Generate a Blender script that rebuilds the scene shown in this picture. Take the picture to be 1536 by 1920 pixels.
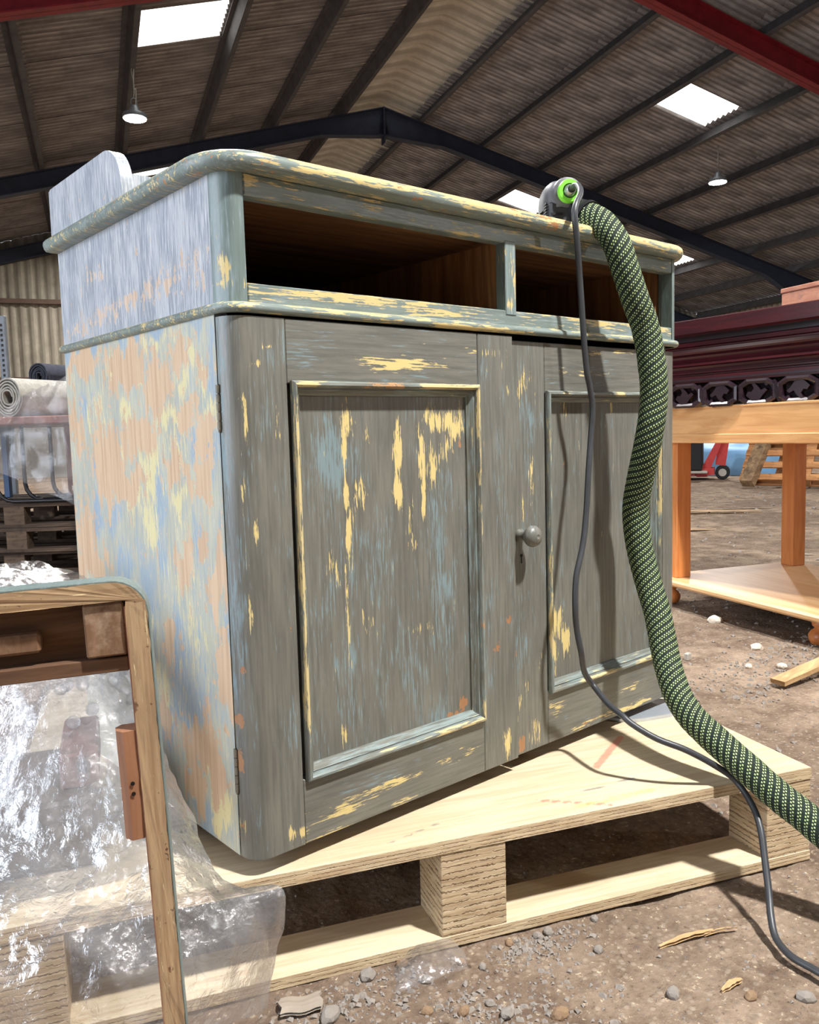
import bpy, math, random
from mathutils import Vector, Matrix, noise
for o in list(bpy.data.objects): bpy.data.objects.remove(o)
S=bpy.context.scene; COL=S.collection
PI=math.pi; random.seed(7)
# ---------------- camera ----------------
CAMP=Vector((-.5572,-1.0106,.6008)); YAW,PITCH,ROLL=.7082,-.0951,-.02784
fwd=Vector((math.sin(YAW)*math.cos(PITCH),math.cos(YAW)*math.cos(PITCH),math.sin(PITCH)))
r0=Vector((math.cos(YAW),-math.sin(YAW),0)); u0v=r0.cross(fwd)
rt=r0*math.cos(ROLL)+u0v*math.sin(ROLL); up=-r0*math.sin(ROLL)+u0v*math.cos(ROLL)
cd=bpy.data.cameras.new('camera'); cam=bpy.data.objects.new('camera',cd); COL.objects.link(cam)
cam.matrix_world=Matrix(((rt.x,up.x,-fwd.x,CAMP.x),(rt.y,up.y,-fwd.y,CAMP.y),(rt.z,up.z,-fwd.z,CAMP.z),(0,0,0,1)))
cd.sensor_fit='VERTICAL'; cd.sensor_height=36; cd.lens=1572.56/1920*36; cd.clip_start=.05; cd.clip_end=200
S.camera=cam
# ---------------- hall coordinates: u across, v along the ridge ----------------
TH=.357; G=-.20
AX=Vector((math.sin(TH),math.cos(TH),0)); BX=Vector((math.cos(TH),-math.sin(TH),0))
def H(u,v,z): return Vector((CAMP.x,CAMP.y,0))+BX*u+AX*v+Vector((0,0,z))
HALLROT=-TH
U0=5.44; SL=.263; ZR=CAMP.z+6.152; TS=math.tan(SL); CS=math.cos(SL); SS=math.sin(SL)
EAVE=U0+11.39; EAVEL=U0-11.39
def roofz(u): return ZR-abs(u-U0)*TS
# ---------------- world, lights, exposure ----------------
W=bpy.data.worlds.new('overcast_sky'); S.world=W; W.use_nodes=True
bg=W.node_tree.nodes['Background']; bg.inputs[0].default_value=(.82,.9,1,1); bg.inputs[1].default_value=2.2
S.view_settings.view_transform='Standard'; S.view_settings.look='None'; S.view_settings.gamma=1
S.view_settings.use_curve_mapping=False; S.view_settings.exposure=.0
def area(name,loc,target,power,sx,sy,color,shape='RECTANGLE'):
    l=bpy.data.lights.new(name,'AREA'); l.shape=shape; l.size=sx
    if shape=='RECTANGLE': l.size_y=sy
    l.energy=power; l.color=color
    o=bpy.data.objects.new(name,l); COL.objects.link(o); o.location=loc
    d=(Vector(target)-Vector(loc)).normalized(); o.rotation_euler=d.to_track_quat('-Z','Y').to_euler()
    return o
LAMPP=640
KEYL=Vector((.85,-2.35,4.75))
area('door_daylight',H(-5.7,1.2,1.9),(0,.3,.5),400,4.6,4.0,(.80,.88,1.0))
# ---------------- helpers ----------------
class M:
    def __init__(s): s.v=[]; s.f=[]
    def add(s,vs,fs):
        n=len(s.v); s.v+= [tuple(v) for v in vs]; s.f+=[tuple(i+n for i in f) for f in fs]; return s
    def box(s,x0,x1,y0,y1,z0,z1,b=0):
        if b<=0:
            vs=[(x,y,z) for z in(z0,z1) for y in(y0,y1) for x in(x0,x1)]
            return s.add(vs,[(0,2,3,1),(4,5,7,6),(0,1,5,4),(2,6,7,3),(0,4,6,2),(1,3,7,5)])
        b=min(b,(x1-x0)*.45,(y1-y0)*.45,(z1-z0)*.45)
        vs=[];idx={}
        for i in(0,1):
            for j in(0,1):
                for k in(0,1):
                    X=(x0,x1)[i];Y=(y0,y1)[j];Z=(z0,z1)[k];sx=b if i==0 else -b;sy=b if j==0 else -b;sz=b if k==0 else -b
                    for a,p in(('x',(X,Y+sy,Z+sz)),('y',(X+sx,Y,Z+sz)),('z',(X+sx,Y+sy,Z))):
                        idx[(i,j,k,a)]=len(vs); vs.append(p)
        I=idx; fs=[]
        for i in(0,1):
            q=[I[(i,0,0,'x')],I[(i,1,0,'x')],I[(i,1,1,'x')],I[(i,0,1,'x')]]; fs.append(q if i else q[::-1])
            q=[I[(0,i,0,'y')],I[(1,i,0,'y')],I[(1,i,1,'y')],I[(0,i,1,'y')]]; fs.append(q[::-1] if i else q)
            q=[I[(0,0,i,'z')],I[(1,0,i,'z')],I[(1,1,i,'z')],I[(0,1,i,'z')]]; fs.append(q if i else q[::-1])
        for i in(0,1):
            for j in(0,1):
                q=[I[(i,j,0,'x')],I[(i,j,1,'x')],I[(i,j,1,'y')],I[(i,j,0,'y')]]; fs.append(q if (i==j) else q[::-1])
                q=[I[(i,0,j,'x')],I[(i,1,j,'x')],I[(i,1,j,'z')],I[(i,0,j,'z')]]; fs.append(q[::-1] if (i==j) else q)
                q=[I[(0,i,j,'y')],I[(1,i,j,'y')],I[(1,i,j,'z')],I[(0,i,j,'z')]]; fs.append(q if (i==j) else q[::-1])
                for k in(0,1):
                    q=[I[(i,j,k,'x')],I[(i,j,k,'y')],I[(i,j,k,'z')]]; fs.append(q if (i+j+k)%2 else q[::-1])
        return s.add(vs,fs)
    def beam(s,p,q,w,h,upv=(0,0,1)):
        p=Vector(p);q=Vector(q);d=(q-p).normalized();u=Vector(upv);r=d.cross(u).normalized();u=r.cross(d)
        vs=[a+r*sx*w/2+u*sz*h/2 for a in(p,q) for sx,sz in((-1,-1),(1,-1),(1,1),(-1,1))]
        return s.add(vs,[(0,1,2,3),(7,6,5,4),(0,4,5,1),(1,5,6,2),(2,6,7,3),(3,7,4,0)])
    def tube(s,pts,r,n=10,cap=True,rf=None):
        pts=[Vector(p) for p in pts]; m=len(pts); T=[(pts[min(i+1,m-1)]-pts[max(i-1,0)]).normalized() for i in range(m)]
        a=Vector((0,0,1)) if abs(T[0].z)<.9 else Vector((1,0,0)); u=(a-T[0]*a.dot(T[0])).normalized()
        vs=[];fs=[]
        for i in range(m):
            u=(u-T[i]*u.dot(T[i])).normalized(); w=T[i].cross(u); rr=rf(i/(m-1)) if rf else r
            for k in range(n): vs.append(pts[i]+(u*math.cos(2*PI*k/n)+w*math.sin(2*PI*k/n))*rr)
        for i in range(m-1):
            for k in range(n): fs.append((i*n+k,i*n+(k+1)%n,(i+1)*n+(k+1)%n,(i+1)*n+k))
        if cap: fs.append(tuple(range(n))[::-1]); fs.append(tuple((m-1)*n+k for k in range(n)))
        return s.add(vs,fs)
    def lathe(s,prof,mat=None,n=24):
        mat=mat or Matrix(); vs=[];fs=[];m=len(prof)
        for r,z in prof:
            for k in range(n): vs.append(mat@Vector((r*math.cos(2*PI*k/n),r*math.sin(2*PI*k/n),z)))
        for i in range(m-1):
            for k in range(n): fs.append((i*n+k,i*n+(k+1)%n,(i+1)*n+(k+1)%n,(i+1)*n+k))
        fs.append(tuple(range(n))[::-1]); fs.append(tuple((m-1)*n+k for k in range(n)))
        return s.add(vs,fs)
    def prism(s,poly,a,b,fn):   # poly of 2D points (ccw), extruded from a to b; fn(p,q,t)->xyz
        n=len(poly); vs=[fn(p,q,a) for p,q in poly]+[fn(p,q,b) for p,q in poly]
        return s.add(vs,[tuple(range(n))[::-1],tuple(range(n,2*n))]+[(i,(i+1)%n,n+(i+1)%n,n+i) for i in range(n)])
    def grid(s,fn,nu,nv,flip=False):
        vs=[fn(i/nu,j/nv) for j in range(nv+1) for i in range(nu+1)]
        fs=[(j*(nu+1)+i,j*(nu+1)+i+1,(j+1)*(nu+1)+i+1,(j+1)*(nu+1)+i) for j in range(nv) for i in range(nu)]
        if flip: fs=[f[::-1] for f in fs]
        return s.add(vs,fs)
    def build(s,name,mat,parent=None,smooth=False,wear=None,mesh=None):
        me=bpy.data.meshes.new(name); me.from_pydata(s.v,[],s.f); me.validate()
        if mat: me.materials.append(mat)
        if smooth:
            me.polygons.foreach_set('use_smooth',[True]*len(me.polygons))
            if smooth!=True: me.set_sharp_from_angle(angle=math.radians(smooth))
        if wear:
            at=me.color_attributes.new('wear','FLOAT_COLOR','POINT'); d=[]
            for v in me.vertices: d+= list(wear(v.co))+[1]
            at.data.foreach_set('color',d)
        me.update()
        o=bpy.data.objects.new(name,me); COL.objects.link(o)
        if parent: o.parent=parent
        return o
def empty(name,loc=(0,0,0),rz=0):
    o=bpy.data.objects.new(name,None); COL.objects.link(o); o.location=loc; o.rotation_euler=(0,0,rz); o.empty_display_size=.05; return o
def tag(o,label=None,cat=None,group=None,kind=None):
    if label:o['label']=label
    if cat:o['category']=cat
    if group:o['group']=group
    if kind:o['kind']=kind
    return o
def link(name,me,parent,loc=(0,0,0),rot=(0,0,0)):
    o=bpy.data.objects.new(name,me); COL.objects.link(o); o.parent=parent; o.location=loc; o.rotation_euler=rot; return o
def catmull(P,k=6):
    P=[Vector(p) for p in P]; out=[]
    for i in range(len(P)-1):
        a=P[max(i-1,0)];b=P[i];c=P[i+1];d=P[min(i+2,len(P)-1)]
        for j in range(k):
            t=j/k; out.append(.5*((2*b)+(c-a)*t+(2*a-5*b+4*c-d)*t*t+(3*b-a-3*c+d)*t**3))
    return out+[P[-1]]
# ---------------- materials ----------------
def sc(r,g,b):
    f=lambda c:(c/255/12.92) if c/255<=.04045 else ((c/255+.055)/1.055)**2.4
    return (f(r),f(g),f(b),1)
class N:
    def __init__(s,name):
        m=bpy.data.materials.new(name); m.use_nodes=True; s.m=m; s.t=m.node_tree; s.b=s.t.nodes['Principled BSDF']; s.out=s.t.nodes['Material Output']
    def n(s,t,**k):
        x=s.t.nodes.new(t)
        for a,b in k.items():
            setattr(x,a,b)
        return x
    def L(s,a,b): s.t.links.new(a,b)
    def val(s,sock,v):
        if hasattr(v,'is_output') or isinstance(v,bpy.types.NodeSocket): s.L(v,sock)
        else: sock.default_value=v
    def coord(s,scale,kind='Object',rot=(0,0,0),loc=(0,0,0)):
        c=s.n('ShaderNodeTexCoord'); m=s.n('ShaderNodeMapping'); s.L(c.outputs[kind],m.inputs[0]); m.inputs['Scale'].default_value=scale; m.inputs['Rotation'].default_value=rot; m.inputs['Location'].default_value=loc; return m.outputs[0]
    def noise(s,scale,sc1=1,detail=4,rough=.55,kind='Object',dist=0,loc=(0,0,0),col=False):
        x=s.n('ShaderNodeTexNoise'); s.L(s.coord(scale,kind,loc=loc),x.inputs['Vector']); x.inputs['Scale'].default_value=sc1; x.inputs['Detail'].default_value=detail; x.inputs['Roughness'].default_value=rough; x.inputs['Distortion'].default_value=dist
        return x.outputs['Color' if col else 'Fac']
    def math(s,op,a,b=None,c=None,clamp=False):
        x=s.n('ShaderNodeMath',operation=op,use_clamp=clamp); s.val(x.inputs[0],a)
        if b is not None: s.val(x.inputs[1],b)
        if c is not None: s.val(x.inputs[2],c)
        return x.outputs[0]
    def step(s,v,a,b,lo=0,hi=1):
        x=s.n('ShaderNodeMapRange',interpolation_type='SMOOTHSTEP'); s.val(x.inputs[0],v); x.inputs[1].default_value=a; x.inputs[2].default_value=b; x.inputs[3].default_value=lo; x.inputs[4].default_value=hi; return x.outputs[0]
    def mix(s,f,a,b,bt='MIX'):
        x=s.n('ShaderNodeMix',data_type='RGBA',blend_type=bt); s.val(x.inputs[0],f); s.val(x.inputs[6],a); s.val(x.inputs[7],b); return x.outputs[2]
    def bump(s,h,st=.3,d=.01,prev=None):
        x=s.n('ShaderNodeBump'); x.inputs['Strength'].default_value=st; x.inputs['Distance'].default_value=d; s.L(h,x.inputs['Height'])
        if prev is not None: s.L(prev,x.inputs['Normal'])
        s.L(x.outputs[0],s.b.inputs['Normal']); return x.outputs[0]
    def fin(s,col,rough=.5,spec=.5,metal=0):
        s.val(s.b.inputs['Base Color'],col); s.val(s.b.inputs['Roughness'],rough); s.b.inputs['Specular IOR Level'].default_value=spec; s.b.inputs['Metallic'].default_value=metal; return s.m
def gs(g,a,b):  # scale with grain direction: a along, b across
    return {'x':(a,b,b),'y':(b,a,b),'z':(b,b,a)}[g]
def paint(name,g,base,base2,blue,yellow,wood,ky=.22,kb=.3,kw=.25,ty=.66,tb=.60,tw=.70,rough=.42,yb=.0,hatch=0,hcol=(.8,.8,.78,1)):
    n=N(name); at=n.n('ShaderNodeAttribute'); at.attribute_name='wear'; sp=n.n('ShaderNodeSeparateColor'); n.L(at.outputs['Color'],sp.inputs[0])
    st=n.noise(gs(g,9,170),1,5,.6); st2=n.noise(gs(g,22,330),1,3,.6,loc=(3,1,2)); br=n.noise(gs(g,5,14),1,4,.6,loc=(7,3,5)); br2=n.noise(gs(g,7,22),1,5,.65,loc=(1,9,4)); ed=n.noise((60,60,60),1,4,.7)
    col=n.mix(n.step(st,.35,.7),base,base2)
    col=n.mix(n.math('MULTIPLY',n.step(br,.3,.7),.35),col,n.mix(.5,base2,(.02,.02,.02,1)))
    fb=n.math('ADD',n.math('ADD',n.math('MULTIPLY',st2,.55),n.math('MULTIPLY',br2,.45)),n.math('MULTIPLY',sp.outputs[1],kb))
    fb=n.step(fb,tb-.05,tb+.06); col=n.mix(n.math('MULTIPLY',fb,.8),col,blue)
    fy=n.math('ADD',n.math('ADD',n.math('MULTIPLY',st2,.5),n.math('MULTIPLY',n.noise(gs(g,14,60),1,5,.7,loc=(5,5,8)),.5)),n.math('MULTIPLY',sp.outputs[0],ky))
    fy=n.step(fy,ty,ty+.035)
    col=n.mix(fy,col,yellow)
    if hatch:
        for k,(an,lo) in enumerate(((.12,3),(-.5,7),(.75,11))):
            hn=n.n('ShaderNodeTexNoise'); n.L(n.coord((1,420,16),rot=(an,0,0),loc=(lo,lo,0)),hn.inputs['Vector']); hn.inputs['Scale'].default_value=1; hn.inputs['Detail'].default_value=3
            col=n.mix(n.math('MULTIPLY',n.math('MULTIPLY',n.step(hn.outputs['Fac'],.56,.68),n.step(n.noise((7,7,5),1,3,.6,loc=(lo,2,lo)),.40,.60)),hatch*(1,.8,.6)[k]),col,hcol)
    fw=n.math('ADD',n.math('ADD',n.math('MULTIPLY',n.noise(gs(g,16,60),1,5,.7,loc=(2,6,1)),.6),n.math('MULTIPLY',ed,.4)),n.math('MULTIPLY',sp.outputs[2],kw))
    fw=n.step(fw,tw,tw+.03)
    wg=n.mix(n.step(n.noise(gs(g,4,120),1,3,.6,loc=(1,1,1)),.35,.7),wood,n.mix(.35,wood,(.25,.1,.04,1)))
    col=n.mix(fw,col,wg)
    h=n.math('SUBTRACT',n.math('ADD',n.math('MULTIPLY',st,.5),n.math('MULTIPLY',ed,.25)),n.math('MULTIPLY',n.math('MAXIMUM',fy,fw),.35))
    n.bump(h,.35,.0015)
    return n.fin(col,n.step(st2,.3,.8,rough-.1,rough+.15),.5)
def wood(name,g,c1,c2,along=3,across=60,rough=.55,bump=.3,bd=.001,dirt=None,spec=.4):
    n=N(name); a=n.noise(gs(g,along,across),1,5,.65,dist=.6); b=n.noise(gs(g,2,8),1,3,.6,loc=(4,4,4))
    col=n.mix(n.step(a,.3,.72),c1,c2); col=n.mix(n.math('MULTIPLY',n.step(b,.35,.75),.4),col,c2)
    if dirt: col=n.mix(n.step(n.noise((9,9,9),1,6,.7),.5,.7),col,dirt)
    n.bump(a,bump,bd); return n.fin(col,rough,spec)
def plain(name,c,rough=.5,spec=.5,metal=0,var=.25,sc1=20,bump=0):
    n=N(name); a=n.noise((sc1,)*3,1,5,.65); col=n.mix(n.math('MULTIPLY',n.step(a,.3,.75),var),c,tuple(x*.35 for x in c[:3])+(1,))
    if bump: n.bump(a,bump,.002)
    return n.fin(col,rough,spec,metal)
def emit(name,c,st):
    n=N(name); e=n.n('ShaderNodeEmission'); e.inputs[0].default_value=c; e.inputs[1].default_value=st; n.L(e.outputs[0],n.out.inputs[0]); return n.m
def plastic(name,alpha,tint=(.80,.82,.86,1),rough=.16,bs=60,bst=.5,fr_=.55,io=1.35):
    n=N(name); t=n.n('ShaderNodeBsdfTransparent'); t.inputs[0].default_value=(.97,.97,.98,1)
    g=n.n('ShaderNodeBsdfGlossy'); g.inputs['Roughness'].default_value=rough; d=n.n('ShaderNodeBsdfDiffuse'); d.inputs[0].default_value=tint
    tr=n.n('ShaderNodeBsdfTranslucent'); tr.inputs[0].default_value=tint
    bp=n.n('ShaderNodeBump'); bp.inputs['Strength'].default_value=bst; bp.inputs['Distance'].default_value=.003; n.L(n.noise((bs,)*3,1,4,.6,dist=1.5),bp.inputs['Height'])
    for x in(g,d): n.L(bp.outputs[0],x.inputs['Normal'])
    m1=n.n('ShaderNodeMixShader'); m1.inputs[0].default_value=.45; n.L(d.outputs[0],m1.inputs[1]); n.L(tr.outputs[0],m1.inputs[2])
    m2=n.n('ShaderNodeMixShader'); n.L(n.step(n.noise((9,9,9),1,4,.6),.35,.75,alpha*.7,alpha*1.3),m2.inputs[0]); n.L(t.outputs[0],m2.inputs[1]); n.L(m1.outputs[0],m2.inputs[2])
    fr=n.n('ShaderNodeFresnel'); fr.inputs[0].default_value=io; n.L(bp.outputs[0],fr.inputs['Normal'])
    m3=n.n('ShaderNodeMixShader'); n.L(n.math('MULTIPLY_ADD',fr.outputs[0],fr_,.035),m3.inputs[0]); n.L(m2.outputs[0],m3.inputs[1]); n.L(g.outputs[0],m3.inputs[2])
    n.L(m3.outputs[0],n.out.inputs[0]); return n.m
# ---------------- structure: floor ----------------
def dirt():
    n=N('packed_dirt')
    big=n.noise((1.1,1.1,1.1),1,5,.6); mid=n.noise((9,9,9),1,6,.7); fine=n.noise((90,90,90),1,5,.75)
    v=n.n('ShaderNodeTexVoronoi'); n.L(n.coord((75,75,75)),v.inputs[0]); v.inputs['Scale'].default_value=1
    col=n.mix(n.step(mid,.3,.7),sc(110,92,78),sc(168,148,128))
    col=n.mix(n.math('MULTIPLY',n.step(big,.42,.62),.55),col,sc(84,68,58))
    col=n.mix(n.step(fine,.58,.72),col,sc(214,196,168)); col=n.mix(n.math('MULTIPLY',n.step(fine,.42,.3),.8),col,sc(52,42,36))
    col=n.mix(n.math('MULTIPLY',n.step(v.outputs['Distance'],.42,.2),.35),col,n.mix(n.step(v.outputs['Color'],.2,.8),sc(96,88,84),sc(190,176,158)))
    h=n.math('ADD',n.math('MULTIPLY',mid,.8),n.math('SUBTRACT',n.math('MULTIPLY',fine,.5),n.math('MULTIPLY',v.outputs['Distance'],.35)))
    n.bump(h,.9,.012); return n.fin(col,.95,.15)
MD=dirt()
def gz(x,y):
    p=Vector((x*2.3,y*2.3,0)); d=noise.fractal(p,.9,2.1,4)*.008+noise.fractal(p*9,.8,2.2,3)*.0035
    return min(d,.012)
def ground():
    nu,nv=330,330; us=[];vs_=[]
    def sp(i,n,lo,hi,c,k):
        a=math.asinh((lo-c)/k);b=math.asinh((hi-c)/k); return c+k*math.sinh(a+(b-a)*i/n)
    m=M()
    def f(a,b):
        u=sp(a*nu,nu,EAVEL,EAVE+.05,.9,.55); v=sp(b*nv,nv,-9,20.9,1.0,.55); p=H(u,v,0)
        L=Vector((u,v,0)); q=p; p=Vector((p.x,p.y,G-.004+gz(q.x,q.y)))
        return p
    m.grid(f,nu,nv); o=m.build('floor',MD,smooth=True); tag(o,'packed brown dirt floor of the barn',kind='structure'); return o
ground()
# ---------------- structure: ceiling ----------------
def fibre(name,a,b,dark,ax='y'):
    n=N(name); m=n.noise((1.5,34,1) if ax=='y' else (34,1,1.5),1,6,.7); l=n.noise((1.3,1.3,1.3),1,5,.65); f=n.noise((30,30,30),1,4,.7)
    col=n.mix(n.step(m,.3,.7),a,b); col=n.mix(n.math('MULTIPLY',n.step(l,.35,.7),.7),col,dark); col=n.mix(n.math('MULTIPLY',n.step(f,.62,.75),.4),col,sc(170,165,155))
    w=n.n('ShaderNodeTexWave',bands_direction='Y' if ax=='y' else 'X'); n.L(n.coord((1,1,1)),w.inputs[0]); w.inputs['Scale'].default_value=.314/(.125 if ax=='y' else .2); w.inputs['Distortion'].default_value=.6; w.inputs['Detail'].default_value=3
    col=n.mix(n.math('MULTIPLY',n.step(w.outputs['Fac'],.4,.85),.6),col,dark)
    n.bump(f,.3,.003); return n.fin(col,.9,.2)
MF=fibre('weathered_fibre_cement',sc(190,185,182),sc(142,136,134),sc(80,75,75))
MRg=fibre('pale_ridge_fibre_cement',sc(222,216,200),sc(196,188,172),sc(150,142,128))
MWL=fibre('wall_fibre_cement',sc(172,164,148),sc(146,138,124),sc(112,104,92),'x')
MPU=plain('grey_purlin_steel',sc(84,82,84),.7,.3,0,.6,6)
MBL=plain('dark_blue_steel_paint',sc(46,52,68),.6,.4,0,.5,5)
MRD=plain('dark_red_steel_paint',sc(128,28,38),.55,.4,0,.5,6)
MSK=emit('translucent_rooflight',(1,.985,.93,1),3.2)
CE=empty('ceiling',H(U0,6,ZR)); tag(CE,'pitched barn ceiling of corrugated fibre cement sheets on steel frames',kind='structure')
CE.rotation_euler=(0,0,HALLROT)
# local ceiling frame: x=u-U0, y=v-6, z rel ZR
PH=.205; T0=.821; DP=1.37
def sheet_mesh(name,mat,Ls,Wd,amp=.026,pitch=.125,seg=6,th=0):
    m=M(); n=round(Wd/pitch*seg)
    m.grid(lambda a,b:(b*Ls,a*Wd,amp*math.cos(2*PI*a*Wd/pitch)),n,1,flip=True)
    me=bpy.data.meshes.new(name); me.from_pydata(m.v,[],m.f); me.materials.append(mat); me.polygons.foreach_set('use_smooth',[True]*len(me.polygons)); me.update(); return me
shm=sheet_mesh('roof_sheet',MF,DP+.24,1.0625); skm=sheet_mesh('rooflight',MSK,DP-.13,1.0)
lights_R={(2,11),(2,17),(5,17)}; lights_L={(2,11),(2,17)}
cnt=0
for side in(1,-1):
    for k in range(8):
        for iv in range(7,21):
            t=T0+k*DP-.07; u=side*t*CS; z=-t*SS+PH+.03+(.006 if iv%2 else .0)
            v=iv+(.35 if side==1 else .05)-6
            isL=(k,iv) in (lights_R if side==1 else lights_L)
            if isL: u+=side*.23*CS; z-=.23*SS
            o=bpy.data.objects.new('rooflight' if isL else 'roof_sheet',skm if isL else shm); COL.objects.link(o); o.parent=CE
            # slope: local x runs down slope
            tilt=.006
            o.location=(u,v+(1 if side==-1 else 0),z+.0)
            o.rotation_euler=((Matrix.Rotation(PI,3,'Z') if side==-1 else Matrix.Identity(3))@Matrix.Rotation(SL-tilt,3,'Y')).to_euler()
# plain roof nearer than the frame, one slab per slope, with its rooflights
for side in(1,-1):
    m=M(); t1=T0+8*DP
    a=(side*.6*CS,-.6*SS+PH+.02); b=(side*t1*CS,-t1*SS+PH+.02)
    m.add([(a[0],-15,a[1]),(a[0],1.4,a[1]),(b[0],1.4,b[1]),(b[0],-15,b[1]),(a[0],-15,a[1]+.02),(a[0],1.4,a[1]+.02),(b[0],1.4,b[1]+.02),(b[0],-15,b[1]+.02)],[(0,1,2,3),(7,6,5,4),(0,4,5,1),(1,5,6,2),(2,6,7,3),(3,7,4,0)])
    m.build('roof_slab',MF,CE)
    for k in(2,5):
        for v in(5.2,-.8,-6.8):
            t=T0+k*DP+.05; link('rooflight',skm,CE,(side*t*CS,v-6+(1 if side==-1 else 0),-t*SS+PH-.03),((Matrix.Rotation(PI,3,'Z') if side==-1 else Matrix.Identity(3))@Matrix.Rotation(SL,3,'Y')).to_euler())
# ridge pieces: cranked, softly waved
def ridge_mesh():
    m=M(); n=9; Wd=.5
    def f(a,b):
        x=-.98+1.96*a; z=-(math.sqrt(x*x+.05**2)-.05)*math.tan(SL)+PH+.062; z+=.085*math.sin(PI*b)**.8*(1-.35*abs(x))-.012*b-.05*max(0,(b-.8)/.2)
        return (x,b*Wd,z)
    m.grid(f,16,n,flip=True)
    me=bpy.data.meshes.new('ridge_piece'); me.from_pydata(m.v,[],m.f); me.materials.append(MRg); me.polygons.foreach_set('use_smooth',[True]*len(me.polygons)); me.update(); return me
rm=ridge_mesh()
for i in range(29): link('ridge_piece',rm,CE,(0,.9+i*.5,-.0))
m=M(); m.add([(-1,-15,-.26*1+PH+.06),(0,-15,PH+.06),(1,-15,-.26+PH+.06),(-1,.95,-.26+PH+.06),(0,.95,PH+.06),(1,.95,-.26+PH+.06)],[(0,1,4,3),(1,2,5,4)]); m.build('ridge_slab',MRg,CE)
# purlins: Z sections, bottom edge on the frame plane
def purlin(side,k):
    t=T0+k*DP; m=M(); w=.07;h=.20;th=.014
    def P(a,b,y): # a down-slope, b normal (up)
        x=side*((t+a)*CS+b*SS); z=-(t+a)*SS+b*CS; return (x,y,z)
    for a0,a1,b0,b1 in((-th/2,th/2,0,h),(-w,0,0,th),(0,w,h-th,h)):
        poly=[(a0,b0),(a1,b0),(a1,b1),(a0,b1)]
        m.prism(poly,-15,14.75,lambda p,q,y:P(p,q,y))
    m.build('purlin',MPU,CE)
for s in(1,-1):
    for k in range(9): purlin(s,k)
def rafter(v,mat,dep=.29):
    y=v-6; fl=.18; tw=.012; tf=.016
    for side in(1,-1):
        m=M()
        def slab(t0,t1,b0a,b1a,b0b,b1b,w):
            P=lambda t,b,yy:(side*(t*CS+b*SS),yy,-t*SS+b*CS)
            vs=[P(t,b,yy) for yy in(y-w/2,y+w/2) for t,b in((t0,b0a),(t1,b0b),(t1,b1b),(t0,b1a))]
            f=[(0,1,2,3),(7,6,5,4),(0,4,5,1),(1,5,6,2),(2,6,7,3),(3,7,4,0)]
            m.add(vs,f if side==1 else [q[::-1] for q in f])
        t0=0.0;t1=11.8
        slab(t0,t1,-dep,-.002,-dep,-.002,tw)
        slab(t0,t1,-tf-.002,-.002,-tf-.002,-.002,fl); slab(1.35,9.6,-dep,-dep+tf,-dep,-dep+tf,fl)
        slab(t0,1.35,-dep-.24,-dep,-dep,-dep+.001,tw); slab(0,1.35,-dep-.25,-dep-.235,-dep,-dep+tf,fl)
        slab(9.6,11.4,-dep,-dep+tf,-dep-.42,-dep-.40,fl); slab(9.6,11.4,-dep,-dep+.001,-dep-.41,-dep,tw)
        m.build('rafter',mat,CE)
    m=M(); m.box(-.012,.012,y-.09,y+.09,-.66,-.0); m.build('apex_plate',mat,CE)
for v,mt in((9.58,MRD),(15.72,MBL),(20.75,MBL),(3.7,MRD),(-2.3,MRD)): rafter(v,mt)
# ---------------- structure: walls ----------------
MRL=plain('brown_primed_rail',sc(96,78,68),.8,.2,0,.4,5)
MBK=plain('grey_concrete_block',sc(120,114,106),.95,.2,0,.4,8,.3)
def vsheet(name,Wd,z0,z1a,z1b,mat,pitch=.2,amp=.034,seg=6):
    m=M(); n=round(Wd/pitch*seg)
    m.grid(lambda a,b:(a*Wd,amp*math.cos(2*PI*a*Wd/pitch),z0+b*((z1a+(z1b-z1a)*a)-z0)),n,1); return m
WB=empty('wall_back',H(U0,20.95,G),HALLROT); tag(WB,'corrugated gable end wall far behind the cabinet',kind='structure')
for i in range(-11,12):
    u=float(i)-.0; z1=lambda x:(ZR-G)-abs(x)*TS+PH+.02
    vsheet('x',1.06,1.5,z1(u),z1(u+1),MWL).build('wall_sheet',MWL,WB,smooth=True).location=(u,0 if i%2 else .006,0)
m=M(); m.box(-11.3,11.4,.04,.24,-.1,1.52); m.build('block_wall',MBK,WB)
for z in(2.2,3.93,5.2):
    m=M(); w=min(11.2,(ZR-G-z)/TS-.3); m.box(-w,w,-.16,-.06,z-.04,z+.06); m.build('wall_rail',MRL,WB)
for u in(-5.6,0,5.6): m=M(); m.box(u-.1,u+.1,-.3,-.165,0,(ZR-G)-abs(u)*TS-.6); m.build('wall_post',MBL,WB)
WR=empty('wall_right',H(EAVE+.12,6,G),HALLROT); tag(WR,'corrugated long wall on the right side of the barn',kind='structure')
for i in range(27):
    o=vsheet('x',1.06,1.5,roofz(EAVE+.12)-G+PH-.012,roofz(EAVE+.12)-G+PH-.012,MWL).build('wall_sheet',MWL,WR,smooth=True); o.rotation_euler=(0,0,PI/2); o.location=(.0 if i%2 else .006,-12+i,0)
m=M(); m.box(-.2,.0,-15,15,-.1,1.5); m.build('block_wall',MBK,WR)
for v in(15.72,9.72,3.7): m=M(); m.box(-.42,-.22,v-6.1,v-5.9,0,roofz(EAVE)-G-.42); m.build('wall_post',MBL,WR)
m=M(); m.box(-.2,-.1,-15,15,2.6,2.7);m.build('wall_rail',MPU,WR)
WL=empty('wall_left',H(EAVEL-.12,6,G),HALLROT); tag(WL,'long wall on the left with the open loading doorway',kind='structure')
hz=roofz(EAVEL)-G
m=M(); m.box(0,.12,-.9,15,-.1,hz+.15); m.box(0,.12,-15,-8.4,-.1,hz+.15); m.box(0,.12,-8.4,-.9,hz-.25,hz+.15); m.build('wall_panel',MWL,WL)
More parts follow.
